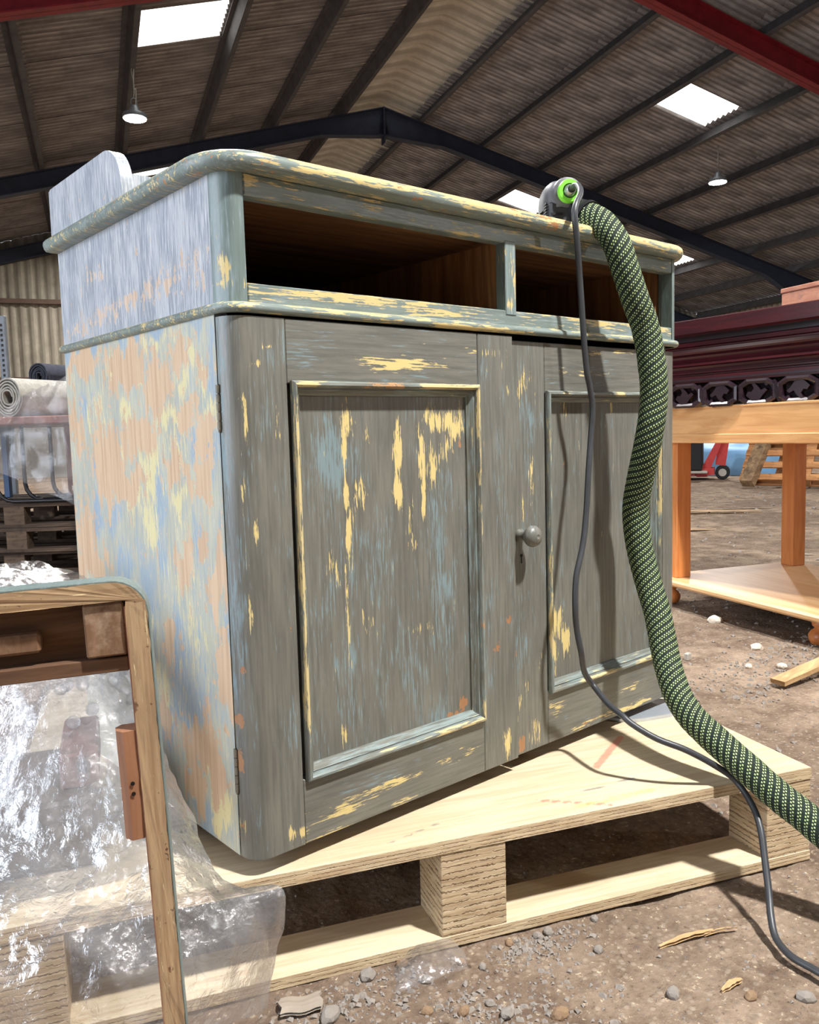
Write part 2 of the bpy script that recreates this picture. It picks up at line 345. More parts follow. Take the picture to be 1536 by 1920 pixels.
WF=empty('wall_front',H(U0,-9,G),HALLROT); tag(WF,'gable end wall behind the camera',kind='structure')
m=M(); m.prism([(-11.5,-.1),(11.5,-.1),(11.5,hz),(0,ZR-G+.1),(-11.5,hz)],-.1,0,lambda p,q,t:(p,t,q)); m.build('wall_panel',MWL,WF)
# ---------------- hanging high-bay lamps ----------------
MLE=emit('led_lens',(1,1,.98,1),28); MLH=plain('lamp_housing_grey',sc(120,124,128),.4,.5,.3); MCB=plain('pale_cable',sc(150,145,135),.7)
def highbay(loc,top,label,power,group='hanging high-bay lamps'):
    r=empty('high_bay_lamp',loc); tag(r,label,'lamp',group)
    m=M(); m.lathe([(.02,.16),(.05,.155),(.07,.10),(.085,.07),(.15,.055),(.16,.03),(.16,.0),(.15,-.004)],n=28); m.build('housing',MLH,r,smooth=50)
    m=M(); m.lathe([(.148,-.001),(.146,-.012),(.10,-.016),(.02,-.018)],n=28); m.build('lens',MLE,r,smooth=50)
    m=M(); m.tube([(math.cos(a)*.045,0,.20+math.sin(a)*.055) for a in [i*PI/8 for i in range(17)]],.006,6,cap=False); m.build('hook',MLH,r,smooth=True)
    m=M(); h=top-.1-loc[2]; m.tube(catmull([(0,0,.25),(.012,0,.25+h*.3),(-.01,.01,.25+h*.55),(.0,0,h)],5),.006,6); m.tube(catmull([(.02,0,.14),(.04,.01,.25+h*.2),(.01,.01,h*.6),(.02,0,h)],5),.008,6); m.build('cable',MCB,r,smooth=True)
    l=bpy.data.lights.new('led_array','AREA'); l.shape='DISK'; l.size=.28; l.energy=power; l.color=(1,.985,.96)
    o=bpy.data.objects.new('led_array',l); COL.objects.link(o); o.location=Vector(loc)+Vector((0,0,-.035))
    return r
pL=H(.70,12.07,4.84); pR=H(10.40,12.28,4.79)
highbay(pL,roofz(.70)+.1,'glowing round high-bay lamp hanging on the left slope under a rooflight',LAMPP*.6)
highbay(pR,roofz(10.40)+.1,'glowing round high-bay lamp hanging on the right slope beneath a rooflight',LAMPP*.6)
for i,p in enumerate((KEYL,H(10.4,3.5,4.75),H(.7,5.6,4.8),H(10.4,-4,4.75),H(10.4,18,4.75),H(.7,18,4.8))):
    uu=(p-CAMP).dot(BX); highbay(p,roofz(uu)+.1,['glowing high-bay lamp above and behind the camera','high-bay lamp on the right row level with the cabinet','high-bay lamp on the left row just above the frame','high-bay lamp on the right row behind the camera','high-bay lamp on the right row by the gable wall','high-bay lamp on the left row by the gable wall'][i],LAMPP*(1 if i==0 else .6))
# ---- measured wear patches and paths (metres) ----
YEL=[(0.292,0.704,0.0671,0.0115,1.2),(0.195,0.615,0.022,0.0238,0.8),(0.191,0.587,0.0059,0.0357,1.2),(0.237,0.598,0.0125,0.0243,0.8),(0.191,0.516,0.006,0.0481,1.3),(0.193,0.443,0.0071,0.0486,1.3),(0.187,0.37,0.004,0.0489,1.2),(0.187,0.305,0.0041,0.0658,1.1),(0.215,0.506,0.0206,0.0243,0.6),(0.294,0.568,0.0088,0.0503,1.3),(0.293,0.609,0.0055,0.0333,1.2),(0.292,0.509,0.01,0.0337,1.4),(0.288,0.459,0.0033,0.0254,1),(0.385,0.617,0.0426,0.0191,1.1),(0.424,0.607,0.0149,0.0355,1.1),(0.348,0.557,0.0105,0.0517,1.2),(0.365,0.548,0.0214,0.0391,0.8),(0.346,0.497,0.0058,0.052,1.1),(0.405,0.572,0.0172,0.0265,0.9),(0.156,0.399,0.0117,0.0239,0.7),(0.018,0.621,0.0033,0.0432,1.3),(0.012,0.542,0.0024,0.0362,1),(0.07,0.621,0.0043,0.0296,0.9),(0.027,0.468,0.0034,0.0221,1.3),(0.015,0.358,0.0025,0.0298,1.1),(0.058,0.723,0.0085,0.0029,1),(0.036,0.7,0.01,0.0086,0.8),(0.527,0.698,0.0413,0.0552,0.45),(0.482,0.732,0.0462,0.0072,0.7),(0.17,0.393,0.0119,0.0322,0.6),(0.228,0.314,0.0064,0.0335,0.8),(0.215,0.317,0.0031,0.0166,1),(0.175,0.145,0.0052,0.0166,1),(0.217,0.043,0.1166,0.0086,0.8),(0.155,0.029,0.0645,0.0067,1),(0.33,0.045,0.1163,0.0073,0.8),(0.417,0.053,0.0542,0.0075,0.6),(0.077,0.022,0.0294,0.0113,0.9),(-0.002,0.049,0.0124,0.0154,0.7),(0.133,0.002,0.0636,0.0058,0.9),(0.282,0.005,0.0734,0.0053,0.8),(0.524,0.039,0.0088,0.0248,1.2),(0.389,-0.019,0.0956,0.0056,0.8),(0.561,0.059,0.0075,0.0603,0.8),(0.338,0.278,0.0301,0.0222,0.5),(0.315,0.439,0.0137,0.0517,0.4),(0.686,0.222,0.0163,0.0415,1.2),(0.677,0.177,0.013,0.0364,1.2),(0.713,0.186,0.0167,0.0316,1),(0.673,0.141,0.0163,0.026,0.8),(0.756,0.622,0.0233,0.0031,0),(0.887,0.749,0.0555,0.0042,0.9),(0.8,0.743,0.0239,0.0041,0.9),(0.782,0.704,0.0512,0.0061,0.8),(0.701,0.702,0.0221,0.0079,0.9),(0.905,0.691,0.0223,0.0054,0.7),(1.021,0.391,0.0123,0.0929,0.8),(1.021,0.275,0.0104,0.1177,0.7),(1.021,0.575,0.0101,0.0682,0.7),(0.607,0.508,0.0074,0.0585,0.7),(0.584,0.451,0.0058,0.0583,0.6),(0.716,0.642,0.0096,0.02,0.7),(0.865,0.642,0.0054,0.017,1),(0.618,0.168,0.0077,0.0305,0.8),(0.675,0.062,0.0332,0.0263,0.7),(0.892,0.009,0.1011,0.0069,1),(0.81,0.013,0.0754,0.0056,1),(0.921,0.049,0.0504,0.0058,0.9),(0.609,0.037,0.0126,0.0308,0.9),(0.732,0.005,0.044,0.0087,0.8),(0.584,0.114,0.0061,0.0504,0.8),(0.596,0.68,0.0291,0.038,0.6)]
ORA=[(0.501,0.22,0.0111,0.0134,1),(0.487,0.299,0.0054,0.0132,1.2),(0.531,0.263,0.0057,0.0174,1.2),(0.429,0.131,0.0133,0.0188,1.2),(0.406,0.118,0.0262,0.0047,1.2),(0.006,0.277,0.0042,0.009,1.3),(0.001,0.202,0.0043,0.009,1.2),(-0.0,0.141,0.0035,0.0228,1.1),(-0.002,0.049,0.0044,0.0077,1.1),(-0.003,0.35,0.0033,0.0088,1.2),(0.118,0.643,0.0055,0.0038,1),(0.374,0.63,0.0238,0.0052,0.8),(0.43,0.58,0.005,0.0107,1),(0.553,0.181,0.0058,0.0296,0.9),(0.567,0.017,0.0122,0.0253,1),(0.416,0.656,0.0012,0.0009,0),(0.073,0.325,0.0054,0.0062,1),(0.784,0.518,0.0068,0.0083,1),(0.651,0.213,0.0063,0.0205,1.2),(0.571,0.021,0.0091,0.0253,1.2),(0.757,0.015,0.1101,0.0065,0.7),(0.925,-0.004,0.0613,0.0058,1),(0.715,0.532,0.0048,0.0081,1),(0.549,0.201,0.0044,0.0138,1.2)]
BLU=[(0.159,0.565,0.0591,0.0627,0.5),(0.232,0.398,0.0429,0.0749,0.4),(0.257,0.232,0.0686,0.0774,0.45),(0.376,0.344,0.0626,0.1079,0.4),(0.406,0.519,0.0502,0.1071,0.35),(-0.008,0.543,0.0112,0.2905,0.8),(-0.002,0.36,0.0116,0.1483,0.5),(0.525,0.606,0.0274,0.1119,0.3),(0.11,0.718,0.0554,0.0149,0.5),(0.274,0.675,0.0325,0.0082,0.6),(0.593,0.556,0.0293,0.194,0.3),(0.436,0.261,0.0809,0.0558,0.4),(0.321,0.129,0.0743,0.0358,0.3),(0.559,0.317,0.0291,0.1471,0.25)]
SWD=[(0.535,0.741,0.0799,0.0209,1),(0.348,0.718,0.0725,0.0326,1),(0.23,0.684,0.0468,0.0384,1),(0.304,0.605,0.0633,0.0326,1),(0.445,0.564,0.0666,0.0595,1),(0.378,0.522,0.0623,0.0259,1),(0.575,0.422,0.0432,0.0656,0.9),(0.557,0.376,0.0756,0.0294,1),(0.144,0.637,0.0267,0.0245,1),(0.084,0.614,0.0224,0.0308,1),(0.086,0.543,0.0251,0.0313,1),(0.109,0.433,0.0158,0.0326,0.8),(0.16,0.408,0.0196,0.026,1),(0.056,0.402,0.0197,0.0317,1),(0.143,0.736,0.0266,0.0119,0.8),(0.083,0.712,0.0198,0.0138,0.8),(0.188,0.548,0.0228,0.0205,1),(0.133,0.542,0.016,0.0174,0.9),(0.591,0.625,0.0347,0.0475,0.7),(0.174,0.407,0.0213,0.0276,0.8),(0.065,0.386,0.0224,0.037,1),(0.057,0.249,0.0228,0.0494,1),(0.155,0.133,0.0391,0.0372,1),(0.278,0.146,0.0495,0.0265,0.8),(0.101,0.11,0.0248,0.0402,1),(0.171,0.065,0.0361,0.0254,1),(0.235,0.268,0.028,0.0252,0.7),(0.482,0.214,0.0484,0.0195,0.8)]
SYE=[(0.417,0.734,0.0291,0.0197,0.8),(0.303,0.704,0.0162,0.0159,1),(0.19,0.629,0.0556,0.0176,0.8),(0.359,0.645,0.0172,0.0194,0.9),(0.266,0.552,0.031,0.0539,0.9),(0.173,0.579,0.0278,0.0379,0.7),(0.283,0.471,0.0224,0.0359,1.2),(0.061,0.637,0.017,0.0278,0.8),(0.485,0.652,0.0615,0.0267,0.6),(0.233,0.75,0.0749,0.0101,0.7),(0.114,0.71,0.0457,0.0283,0.7),(0.333,0.496,0.0401,0.0226,0.6),(0.17,0.508,0.0333,0.0153,0.9),(0.374,0.59,0.0085,0.0113,1),(0.083,0.061,0.0286,0.0281,1.6),(0.11,0.099,0.0168,0.0243,1),(0.103,0.02,0.0086,0.0164,1.5),(0.075,0.026,0.005,0.0161,1.5),(0.273,0.186,0.0489,0.0438,0.7),(0.35,0.277,0.0522,0.0676,0.5),(0.182,0.045,0.0276,0.0256,0.6),(0.166,0.327,0.0666,0.1212,0.4)]
SBL=[(0.293,0.774,0.2731,0.0117,1.2),(0.597,0.779,0.0517,0.0184,1),(0.533,0.66,0.0487,0.0243,0.9),(0.51,0.554,0.0114,0.0277,1.3),(0.51,0.457,0.018,0.0251,1.3),(0.247,0.46,0.0185,0.0958,1.1),(0.117,0.591,0.0084,0.0194,1.3),(0.421,0.477,0.0441,0.0208,0.9),(0.122,0.457,0.0128,0.0504,0.9),(0.4,0.377,0.0436,0.0452,0.9),(0.173,0.584,0.0112,0.0201,0.9),(0.072,0.579,0.0099,0.0142,1.1),(0.05,0.693,0.0143,0.0686,0.8),(0.05,0.556,0.0144,0.0708,0.7),(0.488,0.175,0.049,0.0246,1.2),(0.3,0.348,0.0585,0.0866,0.6),(0.183,0.253,0.0522,0.0825,0.8),(0.25,0.149,0.0386,0.0436,0.8),(0.134,0.021,0.052,0.025,1),(0.036,0.239,0.0105,0.1137,0.6),(0.209,0.184,0.0456,0.0253,0.8),(0.138,0.216,0.0498,0.0605,0.6)]
SDR=[(0.199,0.825,0.0878,0.0194,1),(0.126,0.845,0.0651,0.0147,1),(0.412,0.812,0.1312,0.0176,1),(0.541,0.799,0.0773,0.019,1),(0.079,0.822,0.0313,0.0144,1),(0.299,0.823,0.0602,0.0115,1),(0.449,0.88,0.0476,0.0124,1)]
DFR=[(0.007,0.832,0.0048,0.0173,1.3),(0.002,0.804,0.0048,0.0069,1),(0.01,0.894,0.0032,0.0096,0.9),(0.024,0.847,0.0032,0.042,0.9),(0.12,0.913,0.0556,0.0058,0.7),(0.045,0.937,0.0167,0.0056,0.9),(0.252,0.905,0.064,0.0063,0.7),(0.431,0.92,0.0763,0.0086,0.6),(0.198,0.802,0.1591,0.0077,1),(0.415,0.79,0.1017,0.0069,0.9),(0.334,0.801,0.0697,0.0066,0.8),(0.615,0.916,0.0902,0.0112,0.6),(0.8,0.806,0.1056,0.0102,1),(0.943,0.805,0.0978,0.0086,1),(0.558,0.864,0.0111,0.0457,0.8),(0.55,0.818,0.0138,0.0128,1),(0.705,0.946,0.0477,0.0096,0.6),(0.029,0.803,0.0049,0.0071,1.1)]
HOSE=[(0.782,0.009,1.002),(0.778,-0.03,0.978),(0.777,-0.061,0.938),(0.785,-0.073,0.894),(0.804,-0.083,0.836),(0.828,-0.091,0.778),(0.835,-0.101,0.698),(0.836,-0.102,0.648),(0.832,-0.098,0.598),(0.834,-0.086,0.548),(0.843,-0.067,0.495),(0.849,-0.053,0.442),(0.851,-0.055,0.389),(0.852,-0.066,0.337),(0.848,-0.085,0.287),(0.838,-0.109,0.239),(0.825,-0.129,0.192),(0.807,-0.152,0.149),(0.789,-0.182,0.108),(0.779,-0.21,0.082),(0.774,-0.241,0.062),(0.769,-0.315,0.022),(0.776,-0.379,-0.02),(0.783,-0.42,-0.044),(0.79,-0.478,-0.08),(0.811,-0.526,-0.113)]
CORD=[(0.746,0.0146,1.049),(0.738,0.003,1.049),(0.725,-0.016,1.042),(0.702,-0.038,1.02),(0.67,-0.05,0.983),(0.676,-0.05,0.931),(0.689,-0.045,0.871),(0.694,-0.045,0.821),(0.7,-0.045,0.758),(0.708,-0.045,0.701),(0.716,-0.045,0.675),(0.724,-0.045,0.634),(0.718,-0.045,0.581),(0.704,-0.05,0.522),(0.689,-0.055,0.44),(0.672,-0.06,0.386),(0.646,-0.065,0.331),(0.636,-0.07,0.277),(0.64,-0.07,0.235),(0.646,-0.075,0.192),(0.672,-0.062,0.148),(0.695,-0.066,0.117),(0.672,-0.116,0.099),(0.659,-0.152,0.092),(0.661,-0.175,0.079),(0.678,-0.212,0.059),(0.706,-0.251,0.042),(0.746,-0.283,0.012),(0.773,-0.306,-0.016),(0.762,-0.342,-0.045),(0.743,-0.366,-0.071),(0.719,-0.386,-0.109),(0.694,-0.405,-0.145),(0.668,-0.422,-0.171),(0.646,-0.441,-0.187),(0.625,-0.473,-0.19),(0.619,-0.506,-0.19),(0.616,-0.536,-0.19),(0.623,-0.597,-0.19)]
SHEET=[[(-0.192,0.633,0.385),(-0.105,0.559,0.387),(-0.063,0.494,0.36),(-0.062,0.449,0.332),(-0.06,0.402,0.283)],[(-0.266,0.351,0.263),(-0.202,0.258,0.276),(-0.126,0.233,0.274),(-0.085,0.231,0.224),(-0.055,0.199,0.178)],[(-0.294,0.267,0.14),(-0.223,0.168,0.149),(-0.146,0.101,0.146),(-0.109,0.082,0.141),(-0.058,0.086,0.101)],[(-0.322,0.174,0.053),(-0.253,0.09,0.06),(-0.181,0.027,0.058),(-0.129,-0.018,0.056),(-0.052,-0.022,0.02)],[(-0.346,0.084,0.015),(-0.282,0.004,0.024),(-0.21,-0.058,0.022),(-0.124,-0.093,0.015),(-0.009,-0.099,0.008)],[(-0.364,0.016,-0.017),(-0.302,-0.051,-0.019),(-0.225,-0.104,-0.022),(-0.144,-0.124,-0.051),(-0.02,-0.1,-0.07)],[(-0.373,0.0,-0.095),(-0.308,-0.055,-0.097),(-0.23,-0.108,-0.089),(-0.153,-0.123,-0.107),(-0.038,-0.094,-0.146)]]
# ---------------- cabinet ----------------
CW,CDp,CH=1.093,.63,.95; RC=.032
C_OL1,C_OL2=sc(118,117,108),sc(96,96,90); C_BL=sc(122,144,150); C_YE=sc(208,188,128); C_OR=sc(160,118,84)
MDz=paint('worn_grey_olive_paint_upright','z',C_OL1,C_OL2,C_BL,C_YE,C_OR,kb=.19,ty=.645)
MDx=paint('worn_grey_olive_paint_level','x',C_OL1,C_OL2,C_BL,C_YE,C_OR,kb=.19,ty=.645)
MLx=paint('worn_blue_grey_paint_level','x',sc(124,138,134),sc(108,120,116),sc(138,152,156),sc(204,184,128),sc(172,124,84),ty=.595,tw=.66,ky=.2)
MLz=paint('worn_blue_grey_paint_upright','z',sc(118,134,132),sc(104,118,116),sc(134,150,156),sc(204,184,128),sc(180,122,74),ty=.66)
MLy=paint('worn_blue_grey_paint_depth','y',sc(128,138,142),sc(112,122,124),sc(142,154,168),sc(206,186,122),sc(186,136,96),ty=.66)
MSD=paint('pale_blue_scraped_paint','z',sc(150,158,168),sc(132,142,154),sc(182,186,192),sc(206,194,172),sc(204,184,164),hatch=.75,hcol=sc(212,212,212),ty=.62,tw=.60,kw=.11,tb=.5)
MSL=paint('stripped_side_paint','z',sc(192,188,162),sc(160,172,176),sc(136,160,182),sc(208,198,152),sc(205,178,148),ky=.22,kb=.24,kw=.27,ty=.60,tb=.61,tw=.575,hatch=.7,hcol=sc(212,204,168))
MIN=wood('old_brown_inside_wood','x',sc(150,108,70),sc(96,64,40),3,40,.8)
MIZ=wood('old_brown_inside_wood_upright','z',sc(168,122,78),sc(110,74,46),3,40,.8)
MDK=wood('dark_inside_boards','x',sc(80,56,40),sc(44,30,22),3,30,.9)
MIR=plain('aged_iron',sc(118,112,100),.55,.5,.5,.6,60)
def G2(L,a,b):
    s=0
    for cx,cz,rx,rz,am in L:
        q=((a-cx)/(rx*1.15))**2+((b-cz)/(rz*1.15))**2
        if q<5: s=max(s,am*math.exp(-q))
    return s
ZFIX=.785/.768
def fwear(co):
    x,z=co.x,co.z; return (G2(YEL,x,z),G2(BLU,x,z),G2(ORA,x,z))
def swear(co):
    y=co.y+.022*noise.noise(Vector((co.y*25,co.z*12,0)));z=co.z+.05*noise.noise(Vector((co.y*30,co.z*8,5))); return (G2(SYE,y,z),G2(SBL,y,z),G2(SWD,y,z))
def dwear(co): return (max(.22,G2(DFR,co.x,co.z)),.2,.15)
def sdwear(co): return (.2*G2(SDR,co.y,co.z),0,G2(SDR,co.y,co.z)*1.2)
CB=empty('cabinet',(0,0,0)); tag(CB,'tall two-door washstand cabinet with flaking grey, blue and yellow paint and two empty drawer openings','cabinet')
ZW=.767
# side panels
def side(x,z0,z1,mat,name,wf,nx,nz):
    m=M(); y0=.036; y1=CDp; th=.02 if x<.5 else -.02
    m.grid(lambda a,b:(x,y1+(y0-y1)*a,z0+(z1-z0)*b),nx,nz)
    m.box(min(x,x+th)+(.0005 if x<.5 else 0),max(x,x+th)-(0 if x<.5 else .0005),y0,y1,z0,z1)
    return m.build(name,mat,CB,wear=wf)
side(0,0,ZW,MSL,'side_panel',swear,90,110); side(0,ZW,CH,MSD,'drawer_side_panel',sdwear,70,26)
side(CW,0,ZW,MSL,'side_panel',None,1,1); side(CW,ZW,CH,MSD,'drawer_side_panel',None,1,1)
# corner posts of the drawer section (rounded)
def corner(xc,sgn,z0,z1,xe,mat,wf,name,nz,par,yoff=0,yend=.036,depth=.026,r=RC):
    # outer profile: side tangent -> arc -> front to xe
    pr=[(xc,yend)]+[(xc+sgn*(r-r*math.cos(t)),r-r*math.sin(t)+yoff*0) for t in [i*PI/2/8 for i in range(9)]]
    n0=max(1,int(abs(xe-(xc+sgn*r))/.008)); x1=xc+sgn*r
    pr+=[(x1+(xe-x1)*(i+1)/n0,0) for i in range(n0)] if abs(xe-x1)>.002 else []
    pr=[(x,y-yoff*(1 if y<r else 0)*(1-y/r)) for x,y in pr]
    inn=[(pr[-1][0],depth),(xc+sgn*depth,depth),(xc+sgn*depth,yend)]
    full=pr+inn; n=len(full); m=M(); vs=[];fs=[]
    for j in range(nz+1):
        for x,y in full: vs.append((x,y,z0+(z1-z0)*j/nz))
    for j in range(nz):
        for i in range(n):
            a=j*n+i;b=j*n+(i+1)%n; q=(a,b,b+n,a+n); fs.append(q if sgn>0 else q[::-1])
    fs.append(tuple(range(n))); fs.append(tuple(nz*n+i for i in range(n))[::-1]); m.add(vs,fs)
    return m.build(name,mat,par,smooth=40,wear=wf)
corner(0,1,ZW+.012,CH,.033,MLz,dwear,'corner_post',26,CB); corner(CW,-1,ZW+.012,CH,CW-.033,MLz,dwear,'corner_post',26,CB)
def fgrid(x0,x1,z0,z1,y,th,mat,name,par,wf,st=.008,b=.0015):
    m=M(); nx=max(2,int((x1-x0)/st)); nz=max(2,int((z1-z0)/st))
    m.grid(lambda a,c:(x0+b+(x1-x0-2*b)*a,y,z0+b+(z1-z0-2*b)*c),nx,nz)
    yb=y+th
    A=[(x0+b,y,z0+b),(x1-b,y,z0+b),(x1-b,y,z1-b),(x0+b,y,z1-b)];B=[(x0,y+b,z0),(x1,y+b,z0),(x1,y+b,z1),(x0,y+b,z1)];Cc=[(x0,yb,z0),(x1,yb,z0),(x1,yb,z1),(x0,yb,z1)]
    fs=[]
    for i in range(4):
        j=(i+1)%4; fs+=[(i,i+4,j+4,j),(i+4,i+8,j+8,j+4)]
    fs.append((8,11,10,9)); m.add(A+B+Cc,fs)
    return m.build(name,mat,par,wear=wf)
fgrid(.0335,CW-.0335,.921,CH,0,.024,MLx,'top_rail',CB,dwear); fgrid(.0335,CW-.0335,.780,.8065,0,.024,MLx,'drawer_rail',CB,dwear)
fgrid(.5405,.5675,.7985,.925,-.0015,.022,MLz,'divider_post',CB,dwear)
m=M(); m.box(.543,.565,.021,CDp-.03,.78,.925); m.build('drawer_divider',MIZ,CB)
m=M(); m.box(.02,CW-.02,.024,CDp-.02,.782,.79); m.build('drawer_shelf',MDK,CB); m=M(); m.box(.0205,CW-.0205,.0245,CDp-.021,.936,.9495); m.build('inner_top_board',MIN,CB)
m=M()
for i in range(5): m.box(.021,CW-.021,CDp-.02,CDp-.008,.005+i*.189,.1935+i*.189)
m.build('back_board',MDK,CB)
for x in(.0205,CW-.0365): m=M(); m.box(x,x+.016,.04,CDp-.03,.79,.945); m.build('drawer_runner_board',MIZ,CB)
m=M(); m.box(.021,CW-.021,.03,CDp-.021,.004,.022); m.build('bottom_board',MIN,CB)
for x in(.03,CW-.09):
    for y in(.09,CDp-.12): m=M(); m.box(x,x+.06,y,y+.06,-.0255,.004); m.build('foot',MIN,CB)
# mouldings and lid following the rounded plan
def plan(off,r,ins=0,N_=8):
    x0,x1,y0=-off,CW+off,-off; P=[(x0,CDp+.0)]
    P+=[(x0+r-r*math.cos(t),y0+r-r*math.sin(t)) for t in [i*PI/2/N_ for i in range(N_+1)]]
    n=60; P+=[(x0+r+(x1-x0-2*r)*i/n,y0) for i in range(1,n)]
    P+=[(x1-r+r*math.sin(t),y0+r-r*math.cos(t)) for t in [i*PI/2/N_ for i in range(N_+1)]]+[(x1,CDp)]
    return P
def loft(rings,mat,name,wf=None,cap=True,closed=True):
    m=M(); n=len(rings[0][0]); vs=[];fs=[]
    for P,z in rings: vs+=[(x,y,z) for x,y in P]
    for k in range(len(rings)-1):
        for i in range(n if closed else n-1):
            j=(i+1)%n; fs.append((k*n+i,k*n+j,(k+1)*n+j,(k+1)*n+i))
    if cap: fs.append(tuple(range(n))[::-1]); fs.append(tuple((len(rings)-1)*n+i for i in range(n)))
    m.add(vs,fs); return m.build(name,mat,CB,smooth=50,wear=wf)
pr=[(.0,.7665),(.004,.7665),(.008,.7685),(.0095,.7725),(.009,.7765),(.006,.7795),(.003,.7805),(.0,.7815)]
loft([(plan(o,RC+o),z) for o,z in pr],MLx,'waist_moulding',lambda co:(.25+.5*G2(DFR,co.x,co.z+.02),0,.1),cap=False,closed=False)
pr=[(.012,CH),(.021,CH+.001),(.0245,CH+.005),(.0265,CH+.012),(.0255,CH+.018),(.021,CH+.023),(.014,CH+.026),(-.03,CH+.0268)]
def pl2(o): # lid: rounder corners, back overhang
    return plan(o,.055+o if o>0 else .03)
loft([(pl2(o),z) for o,z in pr],MLx,'lid',lambda co:(.25+(.5 if co.z>CH+.010 and co.y<.3 and co.x>.1 else 0),.1,.3+.25*(noise.noise(Vector((co.x*9,co.y*9,3)))>.25)))
# gallery on the lid
def galle(x0,x1):
    m=M(); r=.05; z0=CH+.0265; z1=1.066
    pts=[(CDp+.01,z0),(CDp+.01,z1-.003),(CDp,z1)]+[(.372-.066*math.sin(t),z1-.066+.066*math.cos(t)) for t in [i*PI/2/9 for i in range(10)]]+[(.306,z0)]
    m.prism(pts,x0,x1,lambda p,q,t:(t,p,q)); return m.build('gallery_side',MSD,CB,smooth=35)
galle(-.006,.014); galle(CW-.014,CW+.006)
m=M(); pts=[(.016,CH+.0265),(.016,1.075),(.06,1.10),(.12,1.118),(.19,1.118),(.25,1.105),(CW/2,1.10),(CW-.25,1.105),(CW-.12,1.118),(CW-.016,1.075),(CW-.016,CH+.0265)]
m.prism(pts,CDp-.012,CDp+.008,lambda p,q,t:(p,t,q)); m.build('gallery_back',MSD,CB)
# doors
def door(x0,x1,corner_left,label,ptx0,ptx1,z0,z1,yo,rise):
    d=empty('door'); d.parent=CB; d.location=(0,yo,0)
    zt=.7625-(.006 if rise else 0); zb=.001
    A=.0865 if corner_left else x0+.09; Bx=x1-.088 if corner_left else CW-.062
    if corner_left:
        corner(0,1,zb,zt,A-.0006,MDz,fwear,'stile',95,d)
        fgrid(Bx+.0006,x1,zb,zt,0,.022,MDz,'stile',d,fwear)
    else:
        corner(CW,-1,zb,zt,Bx+.0006,MDz,fwear,'stile',95,d)
        fgrid(x0,A-.0006,zb,zt,0,.022,MDz,'stile',d,fwear)
    fgrid(A,Bx,z1-.004,zt,0,.022,MDx,'rail',d,fwear,.007); fgrid(A,Bx,zb,z0+.004,0,.022,MDx,'rail',d,fwear,.006)
    fgrid(A-.003,Bx+.003,z0-.005,z1+.005,.012,.008,MDz,'panel',d,fwear,.005)
    # mitred panel moulding
    prof=[(0,.001),(0,-.005),(.0025,-.0085),(.006,-.009),(.0085,-.006),(.0095,-.001),(.0105,-.0005),(.0125,-.0015),(.0145,.001),(.016,.0055),(.020,.0085),(.0205,.0125)]
    n=len(prof); cr=[(ptx0,z0,1,1),(ptx1,z0,-1,1),(ptx1,z1,-1,-1),(ptx0,z1,1,-1)]
    seg=[]
    for c in range(4):
        (ax,az,sx,sz),(bx,bz,tx,tz)=cr[c],cr[(c+1)%4]; K=24
        vs=[];fs=[];base=0
        for i in range(K+1):
            t=i/K
            for q,y in prof:
                vs.append((ax+sx*q+(bx+tx*q-ax-sx*q)*t,y,az+sz*q+(bz+tz*q-az-sz*q)*t))
        for i in range(K):
            for j in range(n-1): fs.append((base+i*n+j,base+(i+1)*n+j,base+(i+1)*n+j+1,base+i*n+j+1)[::-1])
        seg.append((vs,fs))
    mw=lambda co:((.75 if noise.noise(Vector((co.x*7,co.z*7,5)))>.05 else .3)*(1 if co.y<-.004 else .3),.3,.7 if (noise.noise(Vector((co.x*6,co.z*6,1)))>.3 and co.y<-.003) else 0)
    for c,(vs,fs) in enumerate(seg): m=M(); m.add(vs,fs); m.build('moulding',MLmx if c%2==0 else MLm,d,smooth=40,wear=mw)
    return d
MLmx=paint('worn_moulding_paint_level','x',sc(124,124,114),sc(98,100,94),sc(130,146,146),sc(204,186,136),sc(184,144,102),ty=.63,tw=.67)
MLm=paint('worn_moulding_paint','z',sc(124,124,114),sc(98,100,94),sc(130,146,146),sc(204,186,136),sc(184,144,102),ty=.63,tw=.67)
dl=door(.0,.553,True,None,.0915,.464,.095,.677,-.0035,False)
dr=door(.5565,CW,False,None,.648,1.019,.098,.669,.004,True)
m=M(); K=Matrix.Translation((.572,0,.41))@Matrix.Rotation(PI/2,4,'X')
m.lathe([(.011,0),(.0115,.003),(.0095,.006),(.0085,.013),(.0095,.017),(.0155,.022),(.019,.028),(.0195,.033),(.017,.039),(.011,.043),(.004,.0445),(.003,.0435)],K,28); m.build('knob',MDz,dr,smooth=50)
MBKh=plain('keyhole_shadow_iron',sc(30,26,22),.6,.4,.4,.1)
m=M(); m.lathe([(.0032,0),(.0032,.0006)],Matrix.Translation((.576,-.0001,.372))@Matrix.Rotation(PI/2,4,'X'),12); m.box(.5748,.5772,-.0006,0,.358,.371); m.build('keyhole',MBKh,dr)
for z0,z1 in((.611,.673),(.097,.161)):
    m=M(); K=5
    for i in range(K):
        a=z0+(z1-z0)*i/K; m.lathe([(.0034,0),(.0034,(z1-z0)/K-.0012)],Matrix.Translation((-.0012,.0355,a)),10)
    m.lathe([(.0018,-.004),(.0028,-.002),(.0012,z1-z0)],Matrix.Translation((-.0012,.0355,z0)),8); m.build('hinge',MIR,dl,smooth=50)
